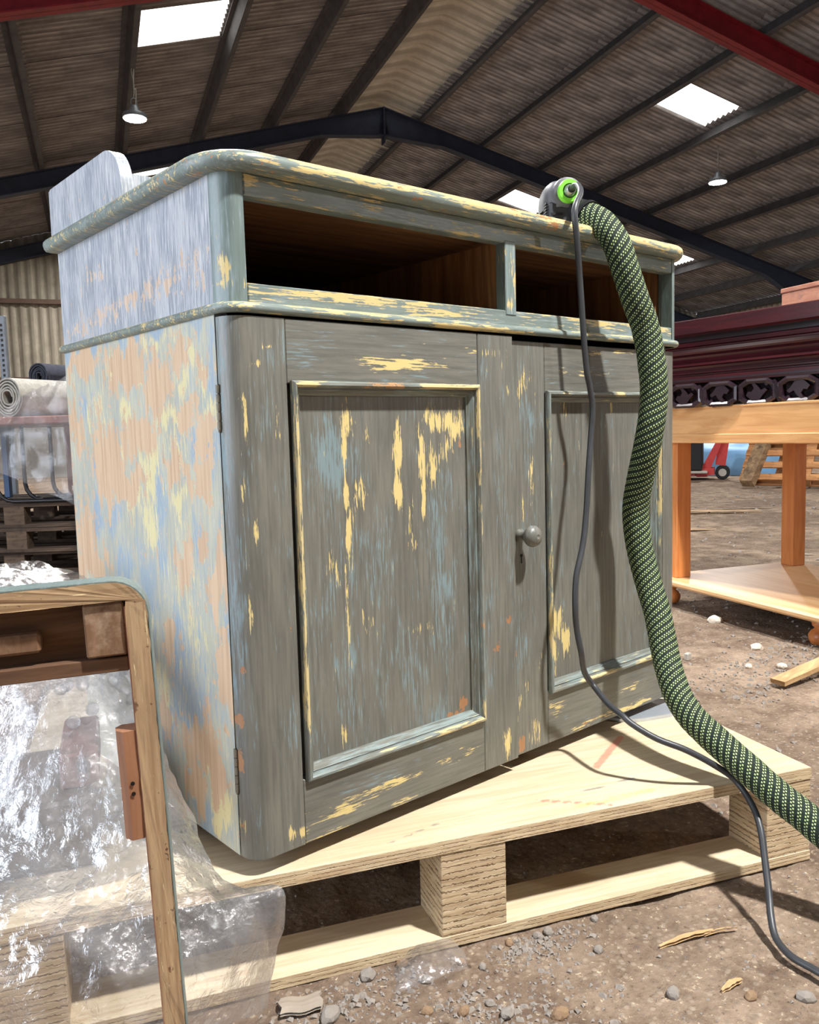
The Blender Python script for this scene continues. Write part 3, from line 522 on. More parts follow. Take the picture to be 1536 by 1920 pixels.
# ---------------- plywood pallet ----------------
def plyface(name,base,dk,line,pitch):
    n=N(name); g=n.noise((30,30,30),1,4,.7); s=n.noise((10,10,160),1,4,.7)
    w=n.n('ShaderNodeTexWave',bands_direction='Z'); n.L(n.coord((1,1,1)),w.inputs[0]); w.inputs['Scale'].default_value=.314/pitch; w.inputs['Distortion'].default_value=2.6; w.inputs['Detail'].default_value=4; w.inputs['Detail Scale'].default_value=6
    col=n.mix(n.step(s,.3,.7),base,dk); ln=n.math('MULTIPLY',n.step(w.outputs['Fac'],.2,.0),n.step(n.noise((25,25,60),1,3,.6,loc=(2,2,2)),.38,.55)); col=n.mix(n.math('MULTIPLY',ln,.6),col,line)
    n.bump(n.math('SUBTRACT',n.math('MULTIPLY',s,.6),ln),.8,.003); return n.fin(col,.8,.2)
MPE=plyface('layered_ply_edge',sc(206,186,154),sc(168,142,110),sc(104,78,56),.0100)
MPF=plyface('thin_ply_edge',sc(208,190,158),sc(182,156,122),sc(142,108,80),.006)
def plytop():
    n=N('birch_ply_face'); at=n.n('ShaderNodeAttribute'); at.attribute_name='wear'; sp=n.n('ShaderNodeSeparateColor'); n.L(at.outputs['Color'],sp.inputs[0])
    a=n.noise((5,90,90),1,5,.65,dist=.4); b=n.noise((4,4,4),1,5,.65); f=n.noise((120,120,120),1,3,.7)
    col=n.mix(n.step(a,.3,.75),sc(212,198,170),sc(190,170,140)); col=n.mix(n.math('MULTIPLY',n.step(b,.45,.75),.35),col,sc(180,154,118))
    col=n.mix(n.math('MULTIPLY',n.step(f,.66,.76),.5),col,sc(150,124,92))
    col=n.mix(n.math('MULTIPLY',n.step(n.math('ADD',sp.outputs[0],n.math('MULTIPLY',n.noise((12,80,40),1,4,.7),.8)),.75,1.15),.65),col,sc(206,110,94))
    col=n.mix(n.math('MULTIPLY',n.step(n.math('ADD',sp.outputs[1],n.math('MULTIPLY',n.noise((60,60,60),1,4,.7),.8)),.8,1.3),.6),col,sc(200,184,84))
    col=n.mix(n.math('MULTIPLY',n.step(n.math('ADD',sp.outputs[2],n.math('MULTIPLY',n.noise((60,60,60),1,4,.7),.6)),.8,1.1),.6),col,sc(92,96,104))
    n.bump(a,.12,.001); return n.fin(col,.6,.3)
MPT=plytop()
PX=Vector((.9317,-.3633,0)); PY=Vector((.3633,.9317,0)); PR=Vector((.944,-.36,0)); PL=1.36; P0=PR-PX*PL
PAL=empty('plywood_pallet',(P0.x,P0.y,G),math.atan2(-.3633,.9317)); tag(PAL,'pale plywood pallet with chunky layered blocks carrying the painted cabinet','pallet')
zt=-G-.0258; PD=1.12
def seg(p,a,b,w):
    ax,ay=a;bx,by=b;dx,dy=bx-ax,by-ay;t=max(0,min(1,((p[0]-ax)*dx+(p[1]-ay)*dy)/(dx*dx+dy*dy))); d=math.hypot(p[0]-ax-dx*t,p[1]-ay-dy*t); return math.exp(-(d/w)**2)
def pw(co):
    p=P0+PX*co.x+PY*co.y; p=(p.x,p.y)
    return (max(seg(p,(.67,-.088),(.83,-.03),.009),.9*seg(p,(.487,-.106),(.56,-.20),.006)),.75*seg(p,(.52,-.165),(.66,-.215),.014),max(seg(p,(.548,-.131),(.68,-.165),.004),seg(p,(.21,-.045),(.31,-.05),.006)*.8))
m=M(); m.grid(lambda a,b:(a*PL,b*PD,zt),170,120); m.box(0,PL,0,PD,zt-.02,zt-.0004); o=m.build('deck_board',MPT,PAL,wear=pw)
m=M(); m.box(0,PL,-.0006,0,zt-.0205,zt-.0005); m.box(PL,PL+.0006,0,PD,zt-.0205,zt-.0005); m.build('deck_edge',MPF,PAL)
for y in(0,.51,1.02):
    m=M(); m.box(0,PL,y,y+.10,.0,.018,.0008); m.build('runner_board',MPT,PAL); m=M(); m.box(0,PL,y-.0006,y,.0003,.0176); m.build('runner_edge',MPF,PAL)
    for x in(0,.636,1.262):
        m=M(); m.box(x,x+.098+(.012 if .5<x<1 else 0),y+.001,y+.1,.018,zt-.0205,.001); m.build('block',MPE,PAL)
# flat steel plate lying on the pallet
MST=plain('bright_zinc_steel',sc(196,204,214),.38,.6,.6,.15,40)
m=M(); r_=random.Random(2); pts=[(.90,.022),(.925,-.004),(.94,-.012),(1.005,-.036),(1.035,-.036),(1.075,-.014),(1.09,.012),(1.04,.10),(.95,.12),(.89,.06)]
m.prism(pts,-.0252,-.0185,lambda p,q,t:(p,q,t+(.0 if t<-.02 else .06*(p-1.0)*0)))
o=m.build('steel_plate',MST); tag(o,'shiny flat steel hinge plate lying on the pallet under the cabinet\'s right corner','plate')
def frame_from(o,pr): pass
# ---------------- hose and cable ----------------
def hosemat():
    n=N('braided_green_black_sleeve'); c=n.n('ShaderNodeUVMap'); c.uv_map='uv'; sx=n.n('ShaderNodeSeparateXYZ'); n.L(c.outputs[0],sx.inputs[0])
    u=sx.outputs[0]; v=sx.outputs[1]  # u around 0..1, v metres along
    a=n.math('FRACT',n.math('SUBTRACT',n.math('MULTIPLY',v,74),n.math('MULTIPLY',u,7)))   # helical bands
    sub=n.math('FRACT',n.math('MULTIPLY',a,3.2)); row=n.math('FLOOR',n.math('MULTIPLY',a,3.2))
    b=n.math('FRACT',n.math('ADD',n.math('ADD',n.math('MULTIPLY',u,30),n.math('MULTIPLY',v,40)),n.math('MULTIPLY',row,.5)))
    dot=n.math('MULTIPLY',n.step(n.math('ABSOLUTE',n.math('SUBTRACT',b,.5)),.27,.19),n.step(n.math('ABSOLUTE',n.math('SUBTRACT',sub,.5)),.36,.26))
    band=n.step(n.math('ABSOLUTE',n.math('SUBTRACT',a,.42)),.46,.34)
    dot=n.math('MULTIPLY',dot,n.step(a,.64,.60))
    bk=n.mix(n.step(n.noise((300,300,300),1,2,.6),.3,.7),sc(18,28,22),sc(38,52,42))
    col=n.mix(dot,bk,sc(188,208,146)); h=n.math('ADD',n.math('MULTIPLY',dot,.5),n.math('SINE',n.math('MULTIPLY',a,2*PI)))
    n.bump(h,.5,.0012); return n.fin(col,.75,.3)
MHO=hosemat(); MRB=plain('black_rubber_cable',sc(58,60,64),.42,.5,0,.3,60)
HP=catmull([Vector(p) for p in HOSE],8)
def hose(pts,r,n=32):
    pts=[Vector(p) for p in pts]; m=len(pts); T=[(pts[min(i+1,m-1)]-pts[max(i-1,0)]).normalized() for i in range(m)]
    u=Vector((0,0,1)); u=(u-T[0]*u.dot(T[0])).normalized(); vs=[];uv=[];d=0
    for i in range(m):
        if i: d+=(pts[i]-pts[i-1]).length
        u=(u-T[i]*u.dot(T[i])).normalized(); w=T[i].cross(u); rr=r*(1+.015*math.sin(d*430))
        for k in range(n+1): a=2*PI*k/n; vs.append(pts[i]+(u*math.cos(a)+w*math.sin(a))*rr); uv.append((k/n,d))
    fs=[(i*(n+1)+k,i*(n+1)+k+1,(i+1)*(n+1)+k+1,(i+1)*(n+1)+k) for i in range(m-1) for k in range(n)]
    me=bpy.data.meshes.new('hose_sleeve'); me.from_pydata([tuple(v) for v in vs],[],fs); me.materials.append(MHO); me.polygons.foreach_set('use_smooth',[True]*len(fs))
    l=me.uv_layers.new(name='uv')
    for lp in me.loops: l.data[lp.index].uv=uv[lp.vertex_index]
    o=bpy.data.objects.new('vacuum_hose',me); COL.objects.link(o); return o
ext=[Vector(p) for p in HOSE]+[Vector((.86,-.60,-.150)),Vector((.94,-.70,-.170)),Vector((1.1,-.85,-.168)),Vector((1.5,-1.1,-.168)),Vector((2.2,-1.3,-.168))]
HR=.0258
o=hose(catmull(ext,7),HR); tag(o,'thick green and black braided extraction hose hanging over the cabinet front','hose')
CX_=[Vector(p) for p in CORD]+[Vector((.66,-.7,-.19)),Vector((.9,-.95,-.19)),Vector((1.6,-1.1,-.19))]
m=M(); m.tube(catmull(CX_,6),.0056,10); o=m.build('power_cable',MRB,smooth=True); tag(o,'thin black rubber power cable hanging from the sander down to the dirt floor','cable')
# ---------------- sander on the lid ----------------
SD=Vector((.755,.034,CH+.0265)); MG1=plain('dusty_grey_plastic',sc(92,92,98),.5,.4,0,.5,50); MG2=plain('dark_grey_plastic',sc(54,54,60),.55,.4,0,.4,60); MGR=plain('bright_green_plastic',sc(120,206,62),.4,.5,0,.1); MMT=plain('satin_plug_metal',sc(170,172,176),.35,.6,.8,.2); MBX=plain('black_plastic',sc(22,22,26),.5,.4,0,.1)
SA=empty('sander',SD,-.62); tag(SA,'dusty grey orbital sander with a bright green plug ring on the cabinet lid','sander')
m=M(); n_=24
def sb(a,b):   # rounded upper shell
    th=a*2*PI; z=.045+.060*b; t=b; k=(1-t**3.2)**.45 if t<1 else 0
    rx=.037*k; ry=.050*k; s=lambda c,p:math.copysign(abs(c)**p,c)
    return (rx*s(math.cos(th),.75)-.002,.055+ry*s(math.sin(th),.75),z)
m.grid(sb,n_,12); m.build('upper_shell',MG1,SA,smooth=True)
m=M(); m.box(-.034,.034,.008,.115,.004,.058,.007); m.build('lower_body',MG2,SA)
m=M(); m.box(-.042,.037,.02,.125,0,.006,.002); m.build('pad',MBX,SA)
Mf=Matrix.Translation((.004,.012,.072))@Matrix.Rotation(PI/2,4,'X')
m=M(); m.lathe([(.030,-.02),(.030,.0),(.028,.006),(.024,.008)],Mf,28); m.build('collar',MG1,SA,smooth=40)
m=M(); m.lathe([(.019,.004),(.0222,.006),(.0225,.014),(.0205,.0175),(.014,.0178),(.0135,.010)],Mf,32); m.build('green_ring',MGR,SA,smooth=40)
Mc=Mf@Matrix.Rotation(.0,4,'X')
m=M(); m.lathe([(.0125,.006),(.0115,.018),(.0085,.027),(.0075,.028)],Mf,24); m.build('plug',MMT,SA,smooth=40)
m=M(); m.lathe([(.0072,.026),(.0072,.031),(.0058,.033)],Mf,16); m.build('cable_boot',MBX,SA,smooth=40)
for i in range(2): m=M(); m.box(-.030,-.008,.0065,.0085,.020+i*.010,.0245+i*.010); m.build('vent_slot',MBX,SA)
for i in range(5): m=M(); m.box(-.0385,-.0355,.012+i*.0,.03,.03-i*.0+i*.0055,.033+i*.0055); m.build('vent_slot',MBX,SA)
# dust port toward the hose start
hp=Vector(HOSE[0]); hd=(Vector(HOSE[1])-hp).normalized(); inv=(Matrix.Translation(SD)@Matrix.Rotation(-.62,4,'Z')).inverted()
A_=hp-hd*.035; m=M(); m.tube([inv@(A_),inv@(hp-hd*.01),inv@(hp-hd*.002),inv@(hp+hd*.006)],.0285,24,rf=lambda t:(.022,.026,.0295,.0295)[min(3,int(t*3.01))]); m.build('dust_port',MBX,SA,smooth=40)
m=M(); m.box(-.012,.012,-.008,.008,0,.017,.003); o=m.build('small_block',MSD); o.location=(.49,.05,CH+.0268); tag(o,'small blue-grey block on the cabinet lid left of the sander','block')  # unidentified blue-grey item, shaped as a plain block
# ---------------- pine table under the dark carved table ----------------
MPI=wood('lacquered_pine','x',sc(228,178,122),sc(200,144,92),2.5,30,.35,.1,.0008,spec=.5)
MPIz=wood('lacquered_pine_upright','z',sc(218,146,84),sc(184,108,56),2.5,30,.35,.1,.0008,spec=.5)
MPIp=wood('lacquered_pine_shelf','x',sc(224,186,142),sc(206,160,106),2,22,.4,.1,.0008,spec=.5)
KT=Vector((2.665,.975,G))+AX*.15; PT=empty('pine_table',KT,-TH-PI/2); tag(PT,'honey pine table with a low shelf and bun feet, under the dark carved table','table')
# local x runs toward the camera's right (-AX), local y runs away (+BX)
TL,TW=1.55,.80
def ptb(x0,x1,y0,y1,z0,z1,name,mat,b=.003): m=M(); m.box(x0,x1,y0,y1,z0,z1,b); return m.build(name,mat,PT)
ptb(-.02,TL,-.02,TW,.098,.125,'shelf',MPIp,.008)
for x in(.03,TL-.10):
    for y in(.035,TW-.11): ptb(x,x+.075,y,y+.075,.125,.724,'leg',MPIz)
ptb(.0,TL,-.004,.03,.722,.760,'lower_rail',MPI); ptb(.02,TL-.02,.003,.025,.760,.862,'apron',MPI,.001)
ptb(.0,.025,.0,TW,.722,.862,'apron',MPI,.001); ptb(.02,TL,TW-.025,TW,.722,.862,'apron',MPI,.001)
ptb(.0,TL,-.0,TW,.862,.872,'tabletop',MPI,.002)
for x in(.03,.875,TL-.06):
    for y in(.06,TW-.08):
        m=M(); m.lathe([(.024,.0),(.034,.006),(.042,.022),(.043,.036),(.034,.052),(.024,.058),(.022,.064),(.030,.070),(.032,.082),(.026,.09),(.026,.099)],Matrix.Translation((x,y,0)),20); m.build('bun_foot',MPIz,PT,smooth=50)
MRW=wood('dark_rosewood','x',sc(70,20,26),sc(40,14,20),2,30,.2,.08,.0006,spec=.6)
MRP=wood('dark_purple_rosewood','x',sc(48,32,40),sc(30,20,27),2,30,.22,.08,.0006,spec=.6)
DTA=.15; DT=empty('carved_table',(2.625,1.20,G-.012),-DTA-PI/2); tag(DT,'dark red carved table with deep mouldings and pierced scroll frieze set on the pine table','table')
z_=-G
def dprism(prof,name,mat,x0=-.38,x1=2.2):
    m=M(); m.prism(prof,x0,x1,lambda p,q,t:(t,p,q)); return m.build(name,mat,DT,smooth=25)
dprism([(-.03,.965+z_),(-.045,.972+z_),(-.045,1.024+z_),(-.041,1.028+z_),(.9,1.028+z_),(.9,.965+z_)],'top_board',MRW)
dprism([(.03,.945+z_),(.03,.966+z_),(.88,.966+z_),(.88,.945+z_)],'recess_board',MRP)
pf=[(.0,.945),(-.012,.940),(-.014,.925),(-.004,.921),(-.004,.916),(-.02,.912),(-.024,.900),(-.018,.893),(.0,.885),(.008,.870),(.002,.862),(-.012,.856),(-.014,.848),(.0,.843),(.006,.832),(.004,.824),(-.004,.822),(-.004,.816),(.006,.813),(.006,.808),(-.003,.805),(-.003,.778),(.05,.778),(.05,.945)]
dprism([(y,z+z_) for y,z in pf],'apron_moulding',MRW)
pf2=[(-.006,.700+z_+.105),(-.006,.793+z_),(.02,.793+z_),(.02,.805+z_)]
# frieze scrolls
def loopmesh():
    m=M(); 
    def ring(cx,cz,rx,rz,w,y0,y1,ch=.42):
        oc=[];ic=[]
        for sx,sz in((1,1),(-1,1),(-1,-1),(1,-1)):
            pts=[(1,1-ch),(1-ch,1)] if sx*sz>0 else [(1-ch,1),(1,1-ch)]
            for a,b in pts: oc.append((cx+sx*a*rx,cz+sz*b*rz)); ic.append((cx+sx*a*(rx-w),cz+sz*b*(rz-w)))
        n=8; vs=[(x,y0+.004,z) for x,z in oc]+[((a+c)/2,y0,(b+d)/2) for (a,b),(c,d) in zip(oc,ic)]+[(x,y0+.006,z) for x,z in ic]+[(x,y1,z) for x,z in ic]+[(x,y1,z) for x,z in oc]
        fs=[(k*n+i,k*n+(i+1)%n,((k+1)%5)*n+(i+1)%n,((k+1)%5)*n+i) for k in range(5) for i in range(n)]
        m.add(vs,fs)
    ring(.0,.0,.080,.049,.018,0,.03); 
    # inner leaf: curled lobe pointing up, with a second lobe
    def blob(pts,y0,y1): m.prism(pts,y0,y1,lambda p,q,t:(p,t,q))
    blob([(-.047,-.012),(-.02,-.034),(.012,-.030),(.028,-.010),(.044,.004),(.034,.012),(.016,.004),(.006,.018),(-.010,.034),(-.022,.030),(-.012,.014),(-.022,.0),(-.036,.002)],.004,.024)
    blob([(.02,.048),(.036,.02),(.046,.022),(.040,.044),(.030,.052)],.006,.022)
    # crossing link to the next ring
    m.beam((.066,.012,.036),(.104,.012,-.036),.022,.02,(0,1,0))
    me=bpy.data.meshes.new('frieze_scroll'); me.from_pydata(m.v,[],m.f); me.materials.append(MRP); me.update(); return me
lm=loopmesh()
for i in range(16): link('frieze_scroll',lm,DT,(-.35+i*.168,-.012,.728+z_),(0,0 if i%2==0 else PI,0))
dprism([(-.008,.786+z_),(-.008,.794+z_),(.03,.794+z_),(.03,.786+z_)],'frieze_rail',MRP)
# body behind the frieze
m=M(); m.box(-.4,2.1,.12,.82,.695+z_,.80+z_); m.build('under_frame',MRP,DT)
# box on top
MBXw=wood('scuffed_box_veneer','x',sc(190,136,110),sc(148,92,72),6,18,.6,.2,.001,dirt=sc(120,92,84))
BO=empty('wooden_box',(3.05,.70,1.017),-TH-PI/2); tag(BO,'scuffed reddish wooden box standing on the dark carved table','box')
m=M(); m.box(.0,.62,-.02,.33,0,.125,.004); m.build('body',MBXw,BO); m=M(); m.box(-.003,.623,-.023,.333,.125,.145,.003); m.build('top_panel',MBXw,BO)
# ---------------- far right: trolley, crate, covered bundle, pallets ----------------
MRE=plain('scuffed_red_paint',sc(196,60,56),.5,.4,0,.35,20); MBK2=plain('black_rubber',sc(34,34,36),.7,.3,0,.3,30); MWT=plain('grey_white_plastic',sc(176,170,160),.5,.4,0,.2)
def gp(P,dz=0): return Vector((P[0],P[1],G+dz))
JR=math.atan2(-math.sin(YAW+.37),math.cos(YAW+.37))
PJ=empty('pallet_truck',(10.75,5.28,G),JR); tag(PJ,'red hand pallet truck parked in the distance beyond the pine table','pallet truck')
m=M(); 
for s in(-.12,.12):
    m=M(); m.lathe([(.04,-.03),(.09,-.03),(.10,-.02),(.10,.02),(.09,.03),(.04,.03)],Matrix.Translation((.05,s,.10))@Matrix.Rotation(PI/2,4,'X'),22); w=m.build('wheel',MBK2,PJ,smooth=40)
    m=M(); m.lathe([(.055,-.034),(.055,.034)],Matrix.Translation((.05,s,.10))@Matrix.Rotation(PI/2,4,'X'),18); m.build('wheel_hub',MWT,w,smooth=40)
m=M(); m.beam((-.06,0,.12),(-.32,0,.10),.42,.10); m.beam((-.32,-.2,.09),(-1.5,-.2,.07),.16,.05); m.beam((-.32,.2,.09),(-1.5,.2,.07),.16,.05); m.build('fork_frame',MRE,PJ)
m=M(); m.prism([(-.30,.04),(-.16,.04),(.08,.62),(.0,.62)],-.16,.16,lambda p,q,t:(p,t,q)); m.build('mast_plate',MRE,PJ)
m=M(); m.beam((.02,0,.2),(.08,0,.66),.14,.14); m.build('pump_body',MRE,PJ)
m=M(); m.tube([(.08,0,.6),(.25,0,1.2)],.02,8); m.tube([(.25,-.18,1.2),(.25,.18,1.2)],.016,8); m.build('handle',MBK2,PJ,smooth=True)
CRt=empty('black_crate',Vector((10.75,5.28,G-.028))+Matrix.Rotation(JR,3,'Z')@Vector((-.55,0,0)),JR); tag(CRt,'black crate on a pale base board, carried on the red truck\'s forks','crate')
m=M(); m.box(-.35,.33,-.3,.3,.16,.75,.02); m.build('body',MBK2,CRt); m=M(); m.box(-.4,.4,-.33,.33,.125,.16,.005); m.build('base_board',MWT,CRt)
MTA=plain('pale_blue_tarpaulin',sc(120,170,214),.5,.4,0,.15,6,.4)
m=M(); m.grid(lambda a,b:(lambda th,ph:(1.0*math.copysign(abs(math.cos(th))**.6,math.cos(th))*math.cos(ph)*(1+.1*noise.noise(Vector((a*9,b*5,1)))),.5*math.sin(th)*math.cos(ph),.55*math.sin(ph)**.7*(1+.12*noise.noise(Vector((a*12,b*6,7))))))(a*2*PI,b*PI/2),40,14)
o=m.build('covered_bundle',MTA,smooth=60); o.location=(11.9,5.9,G); o.rotation_euler=(0,0,JR); tag(o,'bundle covered in pale blue tarpaulin behind the red pallet truck','bundle')
MOP=wood('weathered_pallet_wood','x',sc(206,150,98),sc(158,108,68),3,24,.85,.4,.002,dirt=sc(110,84,64)); MOD=wood('old_dark_pallet_wood','x',sc(104,86,70),sc(58,46,38),3,24,.9,.5,.002,dirt=sc(50,42,36))
def pallet_parts(root,mat,Lx=1.2,Wy=1.0,slats=7,sw=.098,H_=.144,bl=True):
    gap=(Wy-sw)/(slats-1)
    sm=M().box(0,Lx,0,sw,0,.02); me=bpy.data.meshes.new('slat'); me.from_pydata(sm.v,[],sm.f); me.materials.append(mat)
    for i in range(slats): link('slat',me,root,(0,i*gap,H_-.02))
    for i in(0,.5,1): link('slat',me,root,(0,i*(Wy-sw),0))
    cm=M().box(0,.12,0,Wy,0,.02); ce=bpy.data.meshes.new('stringer'); ce.from_pydata(cm.v,[],cm.f); ce.materials.append(mat)
    bm_=M().box(0,.12,0,.1,0,H_-.06); be=bpy.data.meshes.new('block'); be.from_pydata(bm_.v,[],bm_.f); be.materials.append(mat)
    for x in(0,(Lx-.12)/2,Lx-.12):
        link('stringer',ce,root,(x,0,H_-.04))
        for y in(0,(Wy-.1)/2,Wy-.1): link('block',be,root,(x,y,.02))
def cams(x,d): # direction helpers in the plan: x to the camera's right, d away
    return Vector((math.cos(YAW)*x+math.sin(YAW)*d,-math.sin(YAW)*x+math.cos(YAW)*d,0))
def lean(base,hx,hd,lx,ld,lz,label,mat,n=7,Lx=1.5):
    h=cams(hx,hd).normalized(); l=(cams(lx,ld)+Vector((0,0,lz))); l=(l-h*l.dot(h)).normalized(); nn=h.cross(l)
    r=empty('leaning_pallet'); r.matrix_world=Matrix(((h.x,l.x,nn.x,base[0]),(h.y,l.y,nn.y,base[1]),(h.z,l.z,nn.z,base[2]),(0,0,0,1)))
    pallet_parts(r,mat,Lx,1.15,n,.085); tag(r,label,'pallet','leaning pallets beyond the pine table'); return r
lean((9.43,4.23,G+.02),.75,-.66,.396,.45,.80,'worn wooden pallet leaning back with its left edge sloping, nearest the red truck',MOP)
lean((9.65,3.9,G+.02),.75,-.66,.396,.45,.80,'worn wooden pallet leaning behind the first one, seen right of the pine leg',MOP)
o=M().beam((9.20,4.05,G+.06),(10.06,4.08,G+.98),.15,.12).build('timber_post',wood('grey_brown_old_timber','x',sc(158,130,98),sc(104,82,60),3,24,.9,.4,.002,dirt=sc(78,62,48))); tag(o,'old timber beam propped at a slant against the leaning pallets','beam')
# ---------------- left background ----------------
LB=H(0,0,0)
def stackp(x,d,z,label,rz):
    r=empty('old_pallet',Vector((CAMP.x,CAMP.y,G+z))+cams(x,d),-YAW+rz); tag(r,label,'pallet','stack of old pallets on the left'); pallet_parts(r,MOD,1.2,1.0,6); return r
stackp(-3.0,5.0,.0,'bottom pallet of the old stack on the left',.06); stackp(-2.96,4.98,.146,'middle pallet of the old stack on the left',.03)
stackp(-2.98,5.0,.292,'top pallet of the old stack on the left, carrying the black frames',.05)
T_=.292+.144
MBT=plain('black_tube_steel',sc(26,26,30),.4,.5,.3,.1)
def uframe(x,d,w,h,label):
    c=Vector((CAMP.x,CAMP.y,G+T_+.002))+cams(x,d); r=.10; p=[(-w/2,h),(-w/2,h*.6),(-w/2,r)]+[(-w/2+r-r*math.cos(t),r-r*math.sin(t)) for t in (PI/8,PI/4,3*PI/8)]+[(-w/2+r,0),(0,0),(w/2-r,0)]+[(w/2-r+r*math.sin(t),r-r*math.cos(t)) for t in (PI/8,PI/4,3*PI/8)]+[(w/2,r),(w/2,h*.6),(w/2,h)]
    rt_=empty('tube_frame',c,-YAW); tag(rt_,label,'frame','black tube frames on the old pallets')
    m=M(); m.tube([(a,0,b+.014) for a,b in p],.013,8); m.build('hoop',MBT,rt_,smooth=50)
    m=M(); m.tube([(-w/2+.2,0,.014),(-w/2+.28,.36,.02)],.010,6); m.tube([(w/2-.2,0,.014),(w/2-.28,.36,.02)],.010,6); m.build('cross_bar',MBT,rt_,smooth=50)
uframe(-2.02,5.02,.9,.45,'black steel tube hoop, nearest of those on the old pallets')
uframe(-1.90,5.14,.9,.45,'black steel tube hoop, second from the front on the old pallets')
uframe(-1.78,5.26,.9,.45,'black steel tube hoop, third from the front on the old pallets')
uframe(-1.62,5.40,.9,.45,'black steel tube hoop, farthest of those on the old pallets')
def cbox(name,x,d,z,sx,sy,sz,mat,label,cat,rz=0,b=.006):
    o=M().box(-sx/2,sx/2,-sy/2,sy/2,0,sz,b).build(name,mat); o.location=Vector((CAMP.x,CAMP.y,G+z))+cams(x,d); o.rotation_euler=(0,0,-YAW+rz); tag(o,label,cat); return o
MRB2=wood('reddish_brown_board','z',sc(140,92,80),sc(104,64,56),2,20,.6,.1)
cbox('brown_panel',-1.97,5.62,T_,.62,.03,.52,MRB2,'reddish brown board standing behind the black tube hoops','board')
MBLU=plain('blue_painted_wood',sc(52,84,124),.5,.4,0,.2)
bl=empty('blue_chair',Vector((CAMP.x,CAMP.y,G+T_+.002))+cams(-2.84,5.35),-YAW); tag(bl,'dark blue chair standing behind the black tube hoops','chair')
for x in(-.15,.15): m=M(); m.box(x-.02,x+.02,-.02,.02,0,.50,.004); m.build('leg',MBLU,bl); m=M(); m.box(x-.02,x+.02,.26,.30,0,.50,.004); m.build('leg',MBLU,bl)
m=M(); m.box(-.2,.2,-.03,.32,.42,.50,.01); m.build('seat',MBLU,bl)
# plank top carrying the rolls
cbox('table_board',-2.25,5.42,.905,1.75,1.25,.045,MRB2,'reddish board lying across the black hoops under the rolled carpets','board')
for x in(-3.05,-1.45):
    o=cbox('support_post',x,5.5,T_,.06,.06,.90-T_,MRB2,'reddish post holding up the %s end of the board'%('left' if x<-2 else 'right'),'post')
def roll(x,d,z,r,L_,rz,c1,c2,turns,label,r_in=.035):
    rt_=empty('rolled_carpet',Vector((CAMP.x,CAMP.y,G+z+r))+cams(x,d),-YAW+rz); tag(rt_,label,'carpet','rolled carpets on the board')
    m=M(); n=turns*22; th=(r-r_in)/turns*.62; vs=[];fs=[]
    for i in range(n+1):
        a=i/22*2*PI; rr=r_in+(r-r_in)*i/n+.004*noise.noise(Vector((a,r*50,0))); wob=.01*noise.noise(Vector((a*.7,3,r*9)))
        for q,y in((rr-th/2,wob),(rr+th/2,wob),(rr+th/2,L_),(rr-th/2,L_)): vs.append((q*math.cos(a),y,q*math.sin(a)))
    for i in range(n):
        for k in range(4): fs.append((i*4+k,i*4+(k+1)%4,i*4+4+(k+1)%4,i*4+4+k))
    fs+=[(0,1,2,3),(n*4+3,n*4+2,n*4+1,n*4)]; m.add(vs,fs); m.build('roll',plain('carpet_pile_'+str(int(r*1000)),c1,.95,.1,0,.5,40,.4),rt_,smooth=40)
roll(-2.33,4.95,.952,.118,.7,-.42,sc(160,158,150),c2=None,turns=5,label='rolled light grey carpet with its loose spiral end facing out')
roll(-2.27,5.25,1.125,.085,1.4,-.42,sc(60,62,72),c2=None,turns=5,label='rolled dark charcoal carpet lying behind the light grey roll',r_in=.02)
cbox('cardboard_box',-2.0,5.82,.952,.9,.30,.17,plain('brown_cardboard',sc(150,118,90),.9,.1),'brown cardboard box lying behind the light grey carpet roll','box')
# shelving upright near the wall
o=cbox('perforated_upright',-2.92,6.2,.0,.05,.04,1.72,plain('grey_shelf_steel',sc(96,100,106),.5,.4,.4,.3),'tall grey perforated shelving upright behind the rolled carpets','upright',b=.002)
rr=o
for i in range(30): M().box(-.008,.008,-.0215,-.0203,.6+i*.036,.618+i*.036).build('slot',MBK2,rr)
